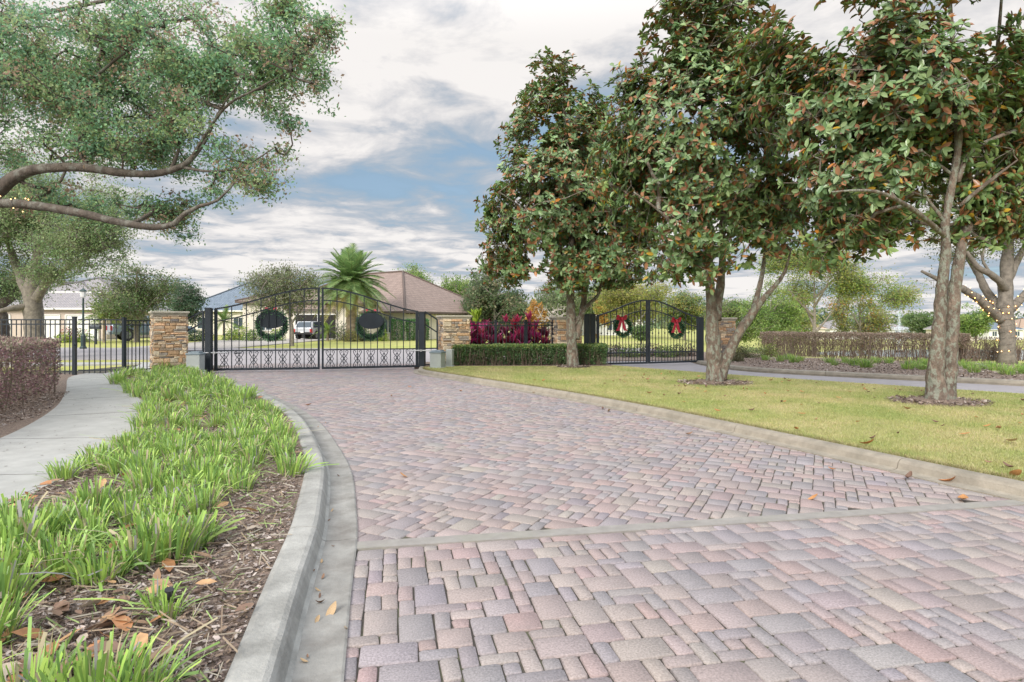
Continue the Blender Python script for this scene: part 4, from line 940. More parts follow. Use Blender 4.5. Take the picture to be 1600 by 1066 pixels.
oak_e = els_px(DO, [(120, 120, 230, 100, .4, 1.7), (330, 110, 130, 100, .1, 1.3), (440, 90, 85, 92, -.2, .9), (503, 125, 46, 62, -.3, .6), (515, 60, 30, 45, -.3, .4), (455, 20, 75, 45), (380, 225, 85, 60, -.2, .7), (330, 275, 55, 35), (410, 300, 45, 32, -.3, .4), (440, 200, 45, 45), (180, 220, 170, 40, .5, 1.2), (60, 300, 90, 30, .8, .8), (-160, 60, 220, 170, 1.2, 2.4), (220, 320, 110, 40, .9, .7), (200, 30, 190, 70, .9, 1.6)])
OAKC = [(.25, .44, .24), (.30, .50, .25), (.20, .38, .23), (.34, .48, .21), (.38, .46, .23), (.20, .33, .2), (.40, .28, .2)]
broad_tree('live_oak', 'large live oak whose low limbs reach in over the hedge from the left edge', 'tree', (oak_l[0][0][0].x, oak_l[0][0][0].y, .05), oak_l, oak_e, 2050, 54, .105, .062, OAKC, thr=.0, fq=1.25, shell=.7, aspect=.5, seedv=21, tw=.0032)
# the string-lit oak at right
DR = 19.6
ro_l = [pxl(DR, [(1574, 570, .30), (1574, 560, .235), (1573, 520, .21), (1572, 495, .22), (1570, 480, .24), (1571, 460, .2), (1572, 440, .19), (1574, 400, .16), (1580, 330, .10), (1585, 250, .03)]),
        pxl(DR, [(1566, 500, .17), (1557, 492, .15), (1545, 482, .145, -.1), (1530, 468, .13, -.2), (1515, 458, .12, -.3), (1500, 449, .10, -.4), (1470, 438, .085, -.5), (1440, 424, .04, -.6)]),
        pxl(DR, [(1565, 488, .16), (1556, 475, .14, .3), (1540, 452, .12, .5), (1527, 425, .11, .7), (1512, 400, .09, .8), (1490, 370, .06, 1), (1470, 330, .02, 1.2)]),
        pxl(DR, [(1572, 455, .14), (1562, 440, .11, -.3), (1545, 427, .10, -.5), (1528, 418, .085, -.6), (1515, 400, .06, -.7), (1500, 380, .02, -.8)]),
        pxl(DR, [(1578, 485, .15), (1592, 470, .13), (1612, 450, .10), (1640, 430, .06), (1670, 400, .02)]),
        pxl(DR, [(1575, 440, .12), (1588, 410, .10), (1605, 380, .07), (1625, 340, .02)]),
        pxl(DR, [(1548, 428, .05, -.5), (1535, 405, .04, -.5), (1540, 385, .02, -.5)])]
broad_tree('oak_tree', 'spreading oak wound with small lights, behind the mulch bed at the right edge', 'tree', (ro_l[0][0][0].x, DR, .1), ro_l,
    els_px(DR, [(1540, 330, 120, 60), (1440, 385, 60, 28, -.4), (1400, 415, 45, 18, -.6, .5), (1600, 360, 80, 45), (1530, 260, 130, 70), (1500, 395, 45, 22), (1620, 300, 110, 80), (1450, 430, 35, 12, -.6, .4)]), 520, 52, .22, .075, [(.17, .22, .06), (.11, .17, .06), (.22, .24, .08), (.13, .16, .08)], thr=-.05, fq=.7, seedv=31, bark=M_barkg, tw=.006)
def lights(label, lines, n, rad, par_cat='string lights'):
    first = lines[0][0][0]; t = thing('string_lights', label, par_cat, tuple(first)); wire = MB(); pts_all = []
    tot = sum(sum((Vector(b)-Vector(a)).length for a, b in zip(p[:-1], p[1:])) for p, r in lines)
    for p, r in lines:
        P = smooth_line(p, .035); acc = [0]
        for a, b in zip(p[:-1], p[1:]): acc.append(acc[-1]+(Vector(b)-Vector(a)).length)
        al = [0]
        for a, b in zip(P[:-1], P[1:]): al.append(al[-1]+(b-a).length)
        rr = np.interp(np.array(al), acc, r); coil = []
        for i in range(len(P)-1):
            tg = (P[min(i+1, len(P)-1)]-P[max(i-1, 0)]).normalized(); x = tg.cross(Vector((0.3, 1, .2))).normalized(); y = tg.cross(x); a = al[i]*31
            coil.append(P[i]+(x*math.cos(a)+y*math.sin(a))*(rr[i]*1.08+.012))
        wire.tube(coil, .004, 3); pts_all.append((coil, al[-1]/tot))
    wire.build('wire', M_rubber, t)
    bm_ = MB(); bm_.lathe((0, 0, 0), [(.001, -rad), (rad*.8, -rad*.5), (rad, 0), (rad*.8, rad*.6), (.001, rad)], 6); proto = None
    for coil, share in pts_all:
        k = int(n*share)
        for i in range(k):
            q = coil[rng.integers(len(coil))]
            if proto is None: proto = bm_.build('bulb', M_bulb, t, smooth=True); o = proto
            else: o = proto.copy(); COL.objects.link(o); o.parent = t
            # proto mesh was shifted by the thing's place: undo it
            o.location = q
for_l = [pxl(DR, [(1573, 550, .22), (1573, 520, .215), (1572, 495, .225), (1570, 478, .24)]), pxl(DR, [(1560, 494, .16), (1545, 482, .15, -.1), (1530, 468, .135, -.2), (1515, 458, .125, -.3), (1500, 449, .105, -.4)]), pxl(DR, [(1580, 482, .155), (1592, 470, .135), (1612, 450, .105)]), pxl(DR, [(1560, 482, .15, .1), (1556, 475, .145, .3), (1547, 463, .13, .4)])]
lights('warm tiny lights wound round the trunk and forks of the right oak', for_l, 99, .016)
lights('short run of warm tiny lights on the lowest near oak limb at left edge', [pxl(DO, [(-20, 318, .095, -.2), (0, 318, .09, -.2), (45, 321, .085, -.2)])], 14, .009)

def simple_tree(name, label, base, h, cr, cz, cols, n_cl=150, per=34, sig=.45, size=.22, tr=.18, spread=1, els=None, thr=-.1, group='trees beyond the gates', bark=M_barkg, seedv=0, twigs=True, aspect=.55, lean=0, fq=.35, shell=.55, limbs=True, tw=.012):
    x, y, z = base; B = Vector(base); top = Vector((x+lean, y, z+h*.82))
    r_ = random.Random(seedv*7+1)
    lim = [([B+Vector((0, 0, -.2)), B+Vector((0, 0, h*.2)), B.lerp(top, .5)+Vector((r_.uniform(-.2, .2), 0, 0)), top], [tr*1.2, tr, tr*.6, tr*.15])]
    if limbs:
        for i in range(5):
            a = i*1.3+r_.random(); s = B+Vector((0, 0, h*(.28+.08*i))); e = Vector((x+math.cos(a)*cr*.5, y+math.sin(a)*cr*.5, z+max(h*(.55+.07*i), cz)))
            lim.append(([s, s.lerp(e, .5)+Vector((0, 0, -.1*cr*.3)), e], [tr*.55, tr*.35, tr*.1]))
    if els is None:
        els = [(x, y, z+cz, cr*.85, cr*.85, (h-cz)*.95)]
        for i in range(7):
            a = i*.9+r_.random()*.5; els.append((x+math.cos(a)*cr*.55, y+math.sin(a)*cr*.55, z+cz+(h-cz)*r_.uniform(-.55, .45), cr*.5, cr*.5, (h-cz)*.42))
    return broad_tree(name, label, 'tree', base, lim, els, n_cl, per, sig, size, cols, thr=thr, fq=fq, shell=shell, aspect=aspect, bark=bark, group=group, seedv=seedv, twigs=twigs, wob=.1, tw=tw)
GRN = [(.15, .24, .09), (.19, .28, .10), (.12, .19, .09), (.22, .29, .13)]
OLV = [(.24, .28, .14), (.28, .32, .15), (.18, .23, .11), (.26, .24, .16)]
YEL = [(.34, .38, .09), (.42, .43, .12), (.28, .35, .10), (.36, .31, .11)]
PIN = [(.22, .34, .09), (.28, .40, .10), (.16, .27, .09), (.33, .42, .14)]
DRK = [(.07, .13, .075), (.09, .16, .085), (.12, .18, .10)]
ORG = [(.50, .27, .07), (.58, .36, .10), (.42, .22, .07)]
def gx(px, D, z=None):
    x = (px-800)/F*D; return (x, D, float(gz(x, D)) if z is None else z)
# mid-left oaks beyond the fence
b = gx(52, 24)
mo = [pxl(24, [(54, 545, .42), (54, 520, .34), (53, 490, .33), (50, 455, .30), (52, 425, .20), (62, 390, .14), (80, 340, .05)]), pxl(24, [(50, 470, .24), (36, 440, .20, .4), (20, 400, .14, .8), (0, 340, .04, 1)]), pxl(24, [(56, 470, .2), (75, 440, .15, -.5), (110, 415, .09, -.8), (150, 390, .03, -1)]), pxl(24, [(48, 478, .16), (20, 482, .11, -.5), (0, 486, .08, -.8)])]
broad_tree('live_oak', 'thick grey trunked oak just beyond the picket fence, left of the street lamp', 'tree', b, mo, els_px(24, [(50, 345, 110, 80), (150, 375, 70, 55, -1), (190, 350, 50, 45, -1), (20, 430, 60, 30, 1), (110, 430, 55, 22, -1), (-40, 300, 120, 90), (120, 300, 90, 50, 1), (205, 400, 40, 22)]), 1250, 66, .24, .09, [(.24, .38, .18), (.30, .43, .19), (.34, .40, .20)]+OLV[:1], thr=-.1, fq=.5, shell=.6, seedv=41, bark=M_barkg, group='trees beyond the gates', tw=.006)
b = gx(0, 26)
mo = [pxl(26, [(0, 545, .36), (0, 500, .30), (-4, 482, .28), (12, 468, .2), (28, 458, .15), (38, 445, .05)]), pxl(26, [(-4, 485, .2), (-25, 450, .15), (-50, 400, .05)])]
broad_tree('live_oak', 'brown trunked oak at the far left edge beyond the picket fence', 'tree', b, mo, els_px(26, [(-20, 400, 80, 50), (20, 450, 60, 25), (-80, 380, 80, 70)]), 420, 60, .28, .09, GRN, thr=-.05, fq=.5, seedv=42, bark=M_barko, group='trees beyond the gates', tw=.006)
# tree over the pickup, dark conifer, street oak
simple_tree('street_tree', 'rounded street tree with its trunk in front of the pickup', gx(213, 47), 6.6, 3.4, 3.9, GRN+OLV, 260, 60, .36, .17, .17, seedv=51, shell=.7)
simple_tree('conifer_tree', 'narrow dark green tree rising behind the left stone pillar', gx(288, 44), 4.9, 1.25, 2.6, DRK, 130, 60, .28, .15, .1, seedv=52, limbs=False, shell=.7)
x, y, z = gx(456, 38.6)
simple_tree('oak_tree', 'airy olive leaved oak behind the left gate leaf, beside the parked car', (x, y, z), 5.3, 2.7, 3.2, OLV+[(.16, .20, .11)], 230, 50, .32, .13, .13, seedv=53, thr=-.02, shell=.6, els=[(x-.3, y, 3.2, 2.3, 2.3, 1.3), (x-1.5, y, 3.9, 1.5, 1.5, 1.0), (x+.8, y, 3.9, 1.3, 1.5, .9), (x-.6, y, 4.5, 1.1, 1.2, .8), (x+1.0, y, 2.4, .9, 1, .7), (x-1.6, y, 2.5, 1.3, 1, .8)], tw=.009)
# trees behind the house and to the right of it
k = 60
def row(lst):
    for (nm, lab, px, D, ytop, rpx, cols, kw) in lst:
        global k; k += 1
        x, y, z = gx(px, D); h = CH+(HZ-ytop)*D/F-z; cr = rpx*D/F
        kw = dict(kw); cz = kw.pop('cz', .55)*h; sc_ = kw.pop('ls', .17*D/55); n = int(kw.pop('n', 150)*1.6)
        simple_tree(nm, lab, (x, y, z), h, cr, cz, cols, n, kw.pop('per', 55), cr*.13, sc_, h*.022, seedv=k, tw=.003*D/15, **kw)
row([('pine_tree', 'bright green pine just right of the brown roof ridge', 645, 78, 413, 46, PIN, dict(n=210)),
     ('pine_tree', 'bright green pine above the middle of the brown roof slope', 690, 82, 424, 48, PIN, dict(n=210)),
     ('pine_tree', 'lower green pine beyond the right end of the brown roof', 725, 84, 436, 40, PIN, dict(n=170)),
     ('magnolia_tree', 'dark olive magnolia left of the orange leaved tree', 774, 60, 412, 52, [(.14, .21, .10), (.19, .25, .13), (.12, .17, .09), (.26, .24, .15)], dict(n=300, cz=.5, ls=.28)),
     ('broadleaf_tree', 'olive green tree directly behind the smallest magnolia trunk', 870, 72, 440, 50, OLV+GRN, dict(n=200)),
     ('broadleaf_tree', 'green tree between the orange tree and the exit gate', 925, 78, 432, 45, GRN+PIN, {}),
     ('maple_tree', 'orange leaved young tree behind the magenta plants', 838, 44, 462, 17, ORG, dict(n=110, cz=.5, ls=.13)),
     ('maple_tree', 'small orange leaved tree left of the exit gate', 935, 60, 466, 17, ORG+YEL, dict(n=70, cz=.5)),
     ('broadleaf_tree', 'tall yellow green tree rising over the exit gate', 990, 62, 432, 55, YEL, dict(n=240, cz=.6)),
     ('broadleaf_tree', 'dark leaved tree standing close behind the exit gate centre', 1002, 42, 470, 22, GRN, dict(n=70, cz=.55, ls=.13)),
     ('broadleaf_tree', 'yellow green tree over the right exit gate leaf', 1070, 70, 448, 40, YEL+GRN, {}),
     ('pine_tree', 'light green pine in the fork of the middle magnolia', 1150, 80, 462, 34, PIN+OLV, dict(n=120)),
     ('pine_tree', 'light green pine right of the middle magnolia fork', 1205, 75, 440, 44, PIN, dict(n=190)),
     ('pine_tree', 'thick trunked loose pine left of the fountain', 1272, 52, 395, 75, PIN+YEL, dict(n=300, thr=.0, els=els_px(52, [(1272, 440, 60, 35, 0, 3), (1215, 455, 45, 22, 1, 2), (1330, 445, 50, 18, -1, 2), (1395, 465, 38, 12, -1, 1.5), (1300, 410, 45, 22, 0, 2), (1240, 410, 45, 22, 0, 2), (1350, 490, 30, 10, 1, 1.5)]))),
     ('pine_tree', 'yellowish pine beyond the left end of the bare hedge', 1238, 85, 432, 36, YEL+PIN, {}),
     ('cypress_tree', 'sparse rusty yellow tree in front of the fountain spray', 1345, 62, 430, 42, YEL+ORG[:1]+OLV, dict(n=110, thr=.08)),
     ('pine_tree', 'light green pine across the lake, between nearest magnolia and lit oak', 1525, 150, 474, 30, PIN, dict(n=120, ls=.5)),
     ('pine_tree', 'light green pine across the lake, left of the nearest magnolia trunk', 1437, 190, 482, 24, GRN, dict(n=90, ls=.6)),
     ])
# bare grey tree next to the orange one
x, y, z = gx(862, 40); t = thing('bare_tree', 'leafless grey tree between orange tree and third pillar', 'tree', (x, y, z)); lim = [([Vector((x, y, z-.1)), Vector((x, y, 1.0)), Vector((x+.1, y, 2.4))], [.08, .07, .02])]
limb_mesh(t, lim, M_barkg, wob=0); rng = np.random.default_rng(5); T = ico_pts(260, [(x, y, 1.8, 1.6, 1.2, 1.1)], shell=.5)
arr, par, desc, N0, cnt, leafn = grow([(smooth_line(lim[0][0], .3), 0)], T); idx = np.arange(N0, cnt); pi_ = np.array([par[i] for i in idx]); tube_np('branches', arr[pi_], arr[idx], .007*np.sqrt(np.minimum(desc[pi_], desc[idx]*2)), .006*np.sqrt(desc[idx]), mat('pale_twig', (.42, .38, .34), .9), t, 3)
# distant tree belt that reads as one mass
rng = np.random.default_rng(77); T = []
for i in range(900):
    px = rng.uniform(-600, 2300); D = rng.uniform(215, 300); x = (px-800)/F*D
    if 330 < px < 560: pass
    hh = rng.uniform(6, 13)*(1.0 if px > 760 else .9)*(0.75 if 1400 < px < 1700 else 1); z0 = float(gz(x, D)); T.append((x, D, z0, hh, rng.uniform(3, 6)))
T = np.array(T); per = 70; n = len(T)*per; d = rng.normal(size=(n, 3)); d /= np.linalg.norm(d, axis=1)[:, None]
TT = np.repeat(T, per, 0); P = TT[:, :3]+np.stack([d[:, 0]*TT[:, 4], d[:, 1]*TT[:, 4], TT[:, 3]*.52+d[:, 2]*TT[:, 3]*.5], 1)
cc = np.array([(.10, .15, .08), (.13, .19, .09), (.08, .13, .08), (.18, .21, .10)])[np.repeat(rng.integers(0, 4, len(T)), per)]*(1+rng.normal(size=(n, 1))*.15)
s = rng.uniform(.8, 1.7, n); tb = np_mesh('distant_wood', place(LEAF4, rand_rot(n, (0, 0, .5)), P, np.stack([s*.8, s, s], 1)), L4F, np.clip(cc, .01, 1), M_leaf, None, (0, 250, 0)); tag(tb, kind='stuff')

# ---------------------------------------------------------------- palms and plants
def frond_set(parent, C, n, ln, droop, cols, elev, name='fronds', lw_=.5, nleaf=34, wleaf=.03, seedv=1, elmin=-40):
    global rng
    rng = np.random.default_rng(seedv); C = Vector(C)
    V0, Y, Z, P, S, Cc = [], [], [], [], [], []; ribs = MB()
    for i in range(n):
        az = i*2.399963; el = R(elmin+(elev-elmin)*((i+.5)/n)**1.15); u = Vector((math.cos(az)*math.cos(el), math.sin(az)*math.cos(el), math.sin(el)))
        L_ = ln*rng.uniform(.85, 1.1); pts = []
        for q in range(9):
            t = q/8; p = C+u*(L_*t)+Vector((0, 0, -droop*L_*t*t*(math.cos(el)+.15))); pts.append(p)
        ribs.tube(pts, [.03*(1-t/9.)*ln/3+.004 for t in range(9)], 4, cap=False)
        for q in range(nleaf):
            t = .12+.88*q/nleaf; a = int(t*8); a = min(a, 7); p = pts[a].lerp(pts[a+1], t*8-a); tg = (pts[a+1]-pts[a]).normalized(); sd_ = tg.cross(Vector((0, 0, 1))).normalized(); upv = sd_.cross(tg)
            for sg in (-1, 1):
                y = sd_*sg*.8+tg*.75+upv*.25+Vector((0, 0, -.12)); P.append(tuple(p)); Y.append(tuple(y)); Z.append(tuple(upv+Vector((rng.normal()*.2, rng.normal()*.2, 0)))); S.append(lw_*ln/3*(math.sin(math.pi*min(t*.9+.12, 1))**.6+.12)*rng.uniform(.85, 1.1)); Cc.append(cols[rng.integers(len(cols))] if el > R(-25) else (.30, .27, .08))
    ribs.build('frond_ribs', mat('frond_rib', (.20, .24, .08), .7), parent)
    S = np.array(S); T_ = np.array([(-.5, 0, 0), (.5, 0, 0), (.3, .6, 0), (0, 1, -.05), (-.3, .6, 0)], float)
    np_mesh(name, place(T_, frames(np.array(Y), np.array(Z)), np.array(P), np.stack([np.full(len(S), wleaf), S, S], 1)), [(0, 1, 2, 3, 4)], np.array(Cc)*rng.uniform(.8, 1.2, (len(S), 1)), M_plant, parent)
x, y, z = gx(549, 49.5)
pt = thing('palm_tree', 'tall date palm with arching crown behind the right gate leaf', 'palm tree', (x, y, z)); m = MB()
prof = [(x+.0, y, z-.1, .42), (x, y, .3, .40), (x, y, 1.4, .42), (x, y, 2.6, .44), (x, y, 3.7, .55), (x, y, 4.2, .68), (x, y, 4.8, .42), (x, y, 5.2, .15)]
pr = []
for a, b in zip(prof[:-1], prof[1:]):
    for q in range(5): t = q/5; pr.append((a[3]+(b[3]-a[3])*t, a[2]+(b[2]-a[2])*t))
m.lathe((x, y, 0), [(r_*(1+.06*((i % 2)*2-1)), z_) for i, (r_, z_) in enumerate(pr)], 14); m.build('trunk', M_palmtr, pt)
frond_set(pt, (x, y, 4.9), 100, 3.5, .40, [(.20, .33, .12), (.26, .40, .15), (.17, .29, .11), (.32, .43, .17)], 76, nleaf=30, wleaf=.06, seedv=8, lw_=.62)
def small_palm(label, base, h, ln, n=22, cols=((.30, .38, .06), (.22, .33, .06)), name='small_palm', seedv=3):
    t = thing(name, label, 'palm', base, 'small palms in the gardens'); m = MB(); m.tube([Vector(base), Vector(base)+Vector((0, 0, h))], [.12, .09], 8); m.build('trunk', M_palmtr, t)
    frond_set(t, (base[0], base[1], base[2]+h), n, ln, .5, cols, 75, nleaf=18, wleaf=.06, seedv=seedv, elmin=-5)
small_palm('yellow green young palm behind the street lamp', gx(163, 46), 1.9, 2.4, seedv=3)
small_palm('small green palm at the left end of the cream house', gx(350, 53), 1.6, 2.0, 20, ((.14, .24, .07), (.22, .33, .08)), seedv=4)
small_palm('squat blue green palm on the grass right of the forked tree', gx(1196, 60), .3, 1.6, 24, ((.12, .20, .09), (.16, .25, .11)), seedv=5)
small_palm('bright leaved young palm against the house beside the parked car', gx(512, 51), .8, 1.5, 18, ((.26, .36, .07), (.16, .28, .07)), seedv=6)

def ti_plant(label, base, h, r, seedv, cols):
    global rng
    rng = np.random.default_rng(seedv); t = thing('ti_plant', label, 'plant', base, 'magenta ti plants behind the fence'); m = MB(); Y, P, C = [], [], []
    for s in range(6):
        dx, dy = rng.normal()*r*.35, rng.normal()*r*.35; hh = h*rng.uniform(.55, 1); top = Vector((base[0]+dx*1.7, base[1]+dy*1.7, base[2]+hh-.2)); m.tube([Vector((base[0]+dx*.5, base[1]+dy*.5, base[2])), top], .015, 5)
        for lv in range(3):
            c0 = cols[rng.integers(len(cols))]
            for i in range(13):
                a = i*2.4+rng.random(); e = R(20+lv*25+rng.normal()*10); Y.append((math.cos(a)*math.cos(e), math.sin(a)*math.cos(e), math.sin(e))); P.append(tuple(top-Vector((0, 0, (2-lv)*.22*hh)))); C.append(np.array(c0)*rng.uniform(.6, 1.3))
    m.build('stems', mat('ti_stem', (.22, .12, .10), .8), t)
    T_ = np.array([(-.1, 0, 0), (.1, 0, 0), (.5, .45, .05), (.25, .8, -.05), (0, 1, -.16), (-.25, .8, -.05), (-.5, .45, .05)], float); n = len(P); S = rng.uniform(.28, .42, n)
    np_mesh('leaves', place(T_, frames(np.array(Y), np.tile([0, 0, 1.], (n, 1))+rng.normal(size=(n, 3))*.3), np.array(P), np.stack([S*.26, S, S], 1)), [(0, 1, 2, 3, 4, 5, 6)], np.array(C), M_plant, t)
PK = [(.55, .05, .20), (.42, .03, .15), (.62, .12, .30), (.20, .03, .07)]; DKR = [(.26, .03, .06), (.45, .05, .12), (.13, .03, .05)]
for i, (px, D, h, r, c, lab) in enumerate([(738, 20.3, 1.35, .45, PK, 'bright magenta ti plant touching the right stone pillar'), (752, 20.6, 1.5, .4, PK, 'tall magenta ti plant under the green topped sprout'), (768, 20.4, 1.2, .45, PK+DKR, 'low magenta ti plant left of the first fence post'),
        (787, 20.6, 1.25, .5, DKR+PK[:1], 'dark red ti plant just right of the first fence post'), (797, 20.9, 1.8, .42, DKR+[(.6, .05, .10)], 'tallest red ti plant rising above the fence middle'), (812, 20.5, 1.3, .5, PK+DKR, 'mixed pink and red ti plant right of the tallest one'), (829, 20.7, 1.3, .45, PK, 'magenta ti plant behind the third fence post'), (843, 20.9, 1.15, .4, DKR, 'dark red ti plant at the right end of the row')]):
    ti_plant(lab, gx(px, D, .04), h, r, 200+i, c)
ti_plant('yellow green leafy sprout above the magenta plants', gx(747, 20.9, .04), 1.75, .12, 230, [(.36, .50, .06), (.28, .42, .06)])

# ---------------------------------------------------------------- hedges
def box_surface(n, poly, z0, z1, edge=.0):
    """points near the skin of a clipped hedge with plan polygon poly"""
    poly = np.array(poly, float); m = len(poly); seg = np.roll(poly, -1, 0)-poly; Ls = np.linalg.norm(seg, axis=1)
    per = Ls.sum(); h = z1-z0; mn = poly.min(0); mx = poly.max(0); area = .5*abs(sum(poly[i][0]*poly[(i+1) % m][1]-poly[(i+1) % m][0]*poly[i][1] for i in range(m)))
    ns = int(n*per*h/(per*h+area)); k = rng.choice(m, ns, p=Ls/per); t = rng.random(ns); xy = poly[k]+seg[k]*t[:, None]; z = z0+h*rng.random(ns)
    nrm = np.stack([seg[k][:, 1], -seg[k][:, 0]], 1)/Ls[k][:, None]; P1 = np.column_stack([xy, z]); N1 = np.column_stack([nrm, np.zeros(ns)])
    P2 = []
    while len(P2) < n-ns:
        q = rng.random(2)*(mx-mn)+mn
        if inpoly(q[0], q[1], poly): P2.append((q[0], q[1], z1))
    P2 = np.array(P2).reshape(-1, 3); N2 = np.tile([0, 0, 1.], (len(P2), 1))
    return np.concatenate([P1, P2]), np.concatenate([N1, N2])
def hedge(name, label, poly, z0, z1, n, cols, size, bumpy, core, group=None, stems=0, topcols=None, legs=.0, und=.06, mat_=None):
    c = np.mean(np.array(poly), 0); t = thing(name, label, 'hedge', (c[0], c[1], z0), group)
    a = .5*sum(poly[i][0]*poly[(i+1) % len(poly)][1]-poly[(i+1) % len(poly)][0]*poly[i][1] for i in range(len(poly)))
    if a < 0: poly = poly[::-1]
    zb = z0+legs
    P, Nn = box_surface(n, poly, zb, z1)
    dep = np.abs(rng.normal(size=(len(P), 1)))*bumpy
    wv = np.array([noise.noise(Vector(p)*1.7)*und*1.3+noise.noise(Vector(p)*5)*und*.6 for p in P])[:, None]
    fall = np.clip((P[:, 2:3]-zb)/(z1-zb), 0, 1)
    P = P-Nn*(dep-wv)-Nn*(1-fall)**2*.10*np.array([1, 1, 0]); 
    y = Nn+rng.normal(size=P.shape)*.75; y[:, 2] += .25
    C = np.array(cols)[rng.integers(0, len(cols), len(P))]*(1+rng.normal(size=(len(P), 1))*.18)
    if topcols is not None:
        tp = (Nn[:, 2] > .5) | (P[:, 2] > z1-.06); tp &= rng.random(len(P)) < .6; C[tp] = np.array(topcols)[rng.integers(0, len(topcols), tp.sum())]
    s = rng.uniform(.6, 1.3, len(P))*size
    np_mesh('foliage', place(LEAF4, frames(y, rng.normal(size=P.shape)+Nn), P, np.stack([s*.55, s, s], 1)), L4F, np.clip(C, .01, 1), mat_ or M_leaf, t)
    # twigs inside
    m = 900 if stems == 0 else stems; Pa = []; Pb = []
    cc = np.array(poly); mn = cc.min(0); mx = cc.max(0)
    while len(Pa) < m:
        q = rng.random(2)*(mx-mn)+mn
        if not inpoly(q[0], q[1], poly): continue
        g = q*.75+.25*(np.round(q/.45)*.45); Pa.append((g[0], g[1], z0)); Pb.append((q[0]+rng.normal()*.05, q[1]+rng.normal()*.05, z0+(z1-z0)*rng.uniform(.45, .97)))
    Pa = np.array(Pa); Pb = np.array(Pb); Pm = Pa*.5+Pb*.5+rng.normal(size=Pa.shape)*.05
    tube_np('twigs', np.concatenate([Pa, Pm]), np.concatenate([Pm, Pb]), np.full(2*m, .009), np.full(2*m, .005), core, t, 3)
    return t
M_twig = mat('hedge_twig', (.16, .12, .09), .9); M_twig2 = mat('bare_hedge_twig', (.24, .18, .15), .9)
rng = np.random.default_rng(300)
hp = [(-5.62, 4.6), (-6.35, 7.0), (-7.25, 9.0), (-8.25, 11.15), (-9.7, 11.9), (-12.5, 11.6), (-11.5, 4.6)]
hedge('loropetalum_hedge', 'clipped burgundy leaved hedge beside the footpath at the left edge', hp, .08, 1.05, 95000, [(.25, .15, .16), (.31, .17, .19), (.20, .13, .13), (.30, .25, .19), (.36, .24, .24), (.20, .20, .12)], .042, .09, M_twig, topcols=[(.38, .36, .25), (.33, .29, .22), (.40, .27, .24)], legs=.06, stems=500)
gh = [(-1.75, 18.12), (2.80, 18.35), (2.85, 19.15), (-1.75, 18.95)]
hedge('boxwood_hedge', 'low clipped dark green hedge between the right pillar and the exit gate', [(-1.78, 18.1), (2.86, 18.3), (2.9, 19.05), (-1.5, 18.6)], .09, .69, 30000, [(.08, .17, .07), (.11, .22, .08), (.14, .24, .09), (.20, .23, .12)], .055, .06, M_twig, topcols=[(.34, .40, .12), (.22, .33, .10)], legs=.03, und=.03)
hq = [(10.3, 25.3), (12.6, 21.9), (15.0, 19.9), (15.5, 20.7), (13.2, 22.8), (11.0, 26.0)]
hedge('bare_hedge', 'clipped half bare brown hedge in front of the lake', hq, .05, 1.0, 26000, [(.34, .25, .21), (.28, .20, .16), (.38, .29, .23), (.24, .22, .14)], .05, .10, M_twig2, stems=1000, legs=.45, und=.04)
hedge('bare_hedge', 'thin leafless stretch of brown hedge between nearest magnolia trunk and lit oak', [(15.2, 20.6), (17.8, 20.8), (17.8, 21.5), (15.3, 21.3)], .05, .85, 2200, [(.28, .19, .16), (.20, .14, .11)], .045, .10, M_twig2, stems=420, legs=.3, und=.04)
hedge('bare_hedge', 'stub of thin brown hedge right of the lit oak trunk', [(16.7, 19.3), (19.5, 18.2), (19.8, 18.9), (16.9, 20.0)], .05, .72, 3500, [(.26, .17, .15), (.20, .14, .11)], .045, .10, M_twig2, stems=500, legs=.2, und=.04)
def shrub(label, base, r, h, cols, n=1500, size=.06, name='shrub', group='garden shrubs', sd=1, cat='shrub'):
    global rng
    rng = np.random.default_rng(sd); t = thing(name, label, cat, base, group)
    d = rng.normal(size=(n, 3)); d /= np.linalg.norm(d, axis=1)[:, None]; d[:, 2] = np.abs(d[:, 2]); rr = rng.random((n, 1))**.35
    lump = np.array([1+.35*noise.noise(Vector(q)*2.3+Vector((sd, 0, 0))) for q in d])[:, None]
    P = np.array(base)+d*rr*lump*np.array([r, r, h]); C = np.array(cols)[rng.integers(0, len(cols), n)]*(1+rng.normal(size=(n, 1))*.2); s = rng.uniform(.6, 1.3, n)*size
    np_mesh('foliage', place(LEAF4, frames(d+rng.normal(size=d.shape)*.6, rng.normal(size=d.shape)+[0, 0, .6]), P, np.stack([s*.5, s, s], 1)), L4F, np.clip(C, .01, 1), M_leaf, t)
    k = min(60, n//10); tube_np('stems', np.tile(np.array(base), (k, 1)), P[:k], np.full(k, .008), np.full(k, .004), M_twig, t, 3)
    return t
SG = [(.16, .26, .06), (.22, .33, .08), (.12, .2, .06)]; LIME = [(.32, .42, .05), (.26, .38, .06)]
sh = [('bright lime shrub against the cream house, left of the first wreath', 378, 52, .9, 1.4, LIME), ('lime green shrub at the foot of the small house palm', 362, 51, .7, 1.2, LIME+SG), ('dark low shrub left of the lime shrub', 300, 50, 1.2, 1.0, [(.06, .11, .06)]), ('dark low hedge shrub by the slate roofed house', 316, 50, 1.0, 1.0, [(.06, .11, .06), (.08, .13, .06)]),
      ('green shrub under the left wreath', 397, 50, .8, 1.1, SG), ('yellow green shrub at the oak trunk by the driveway', 432, 50, .7, 1.0, SG+LIME), ('dark shrub to the right of the parked car', 535, 52, .8, 1.6, [(.08, .13, .06), (.12, .18, .07)]), ('olive shrub at the palm trunk foot', 548, 49, .7, 1.0, [(.2, .22, .08), (.3, .28, .1)]), ('grey green shrub right of the palm trunk', 566, 50, .9, 1.3, [(.14, .19, .1)]),
      ('lime shrub under the right wreath', 597, 50.5, .5, 1.0, LIME), ('green shrub at right end of the cream house front', 560, 51, 1.2, 1.2, SG)]
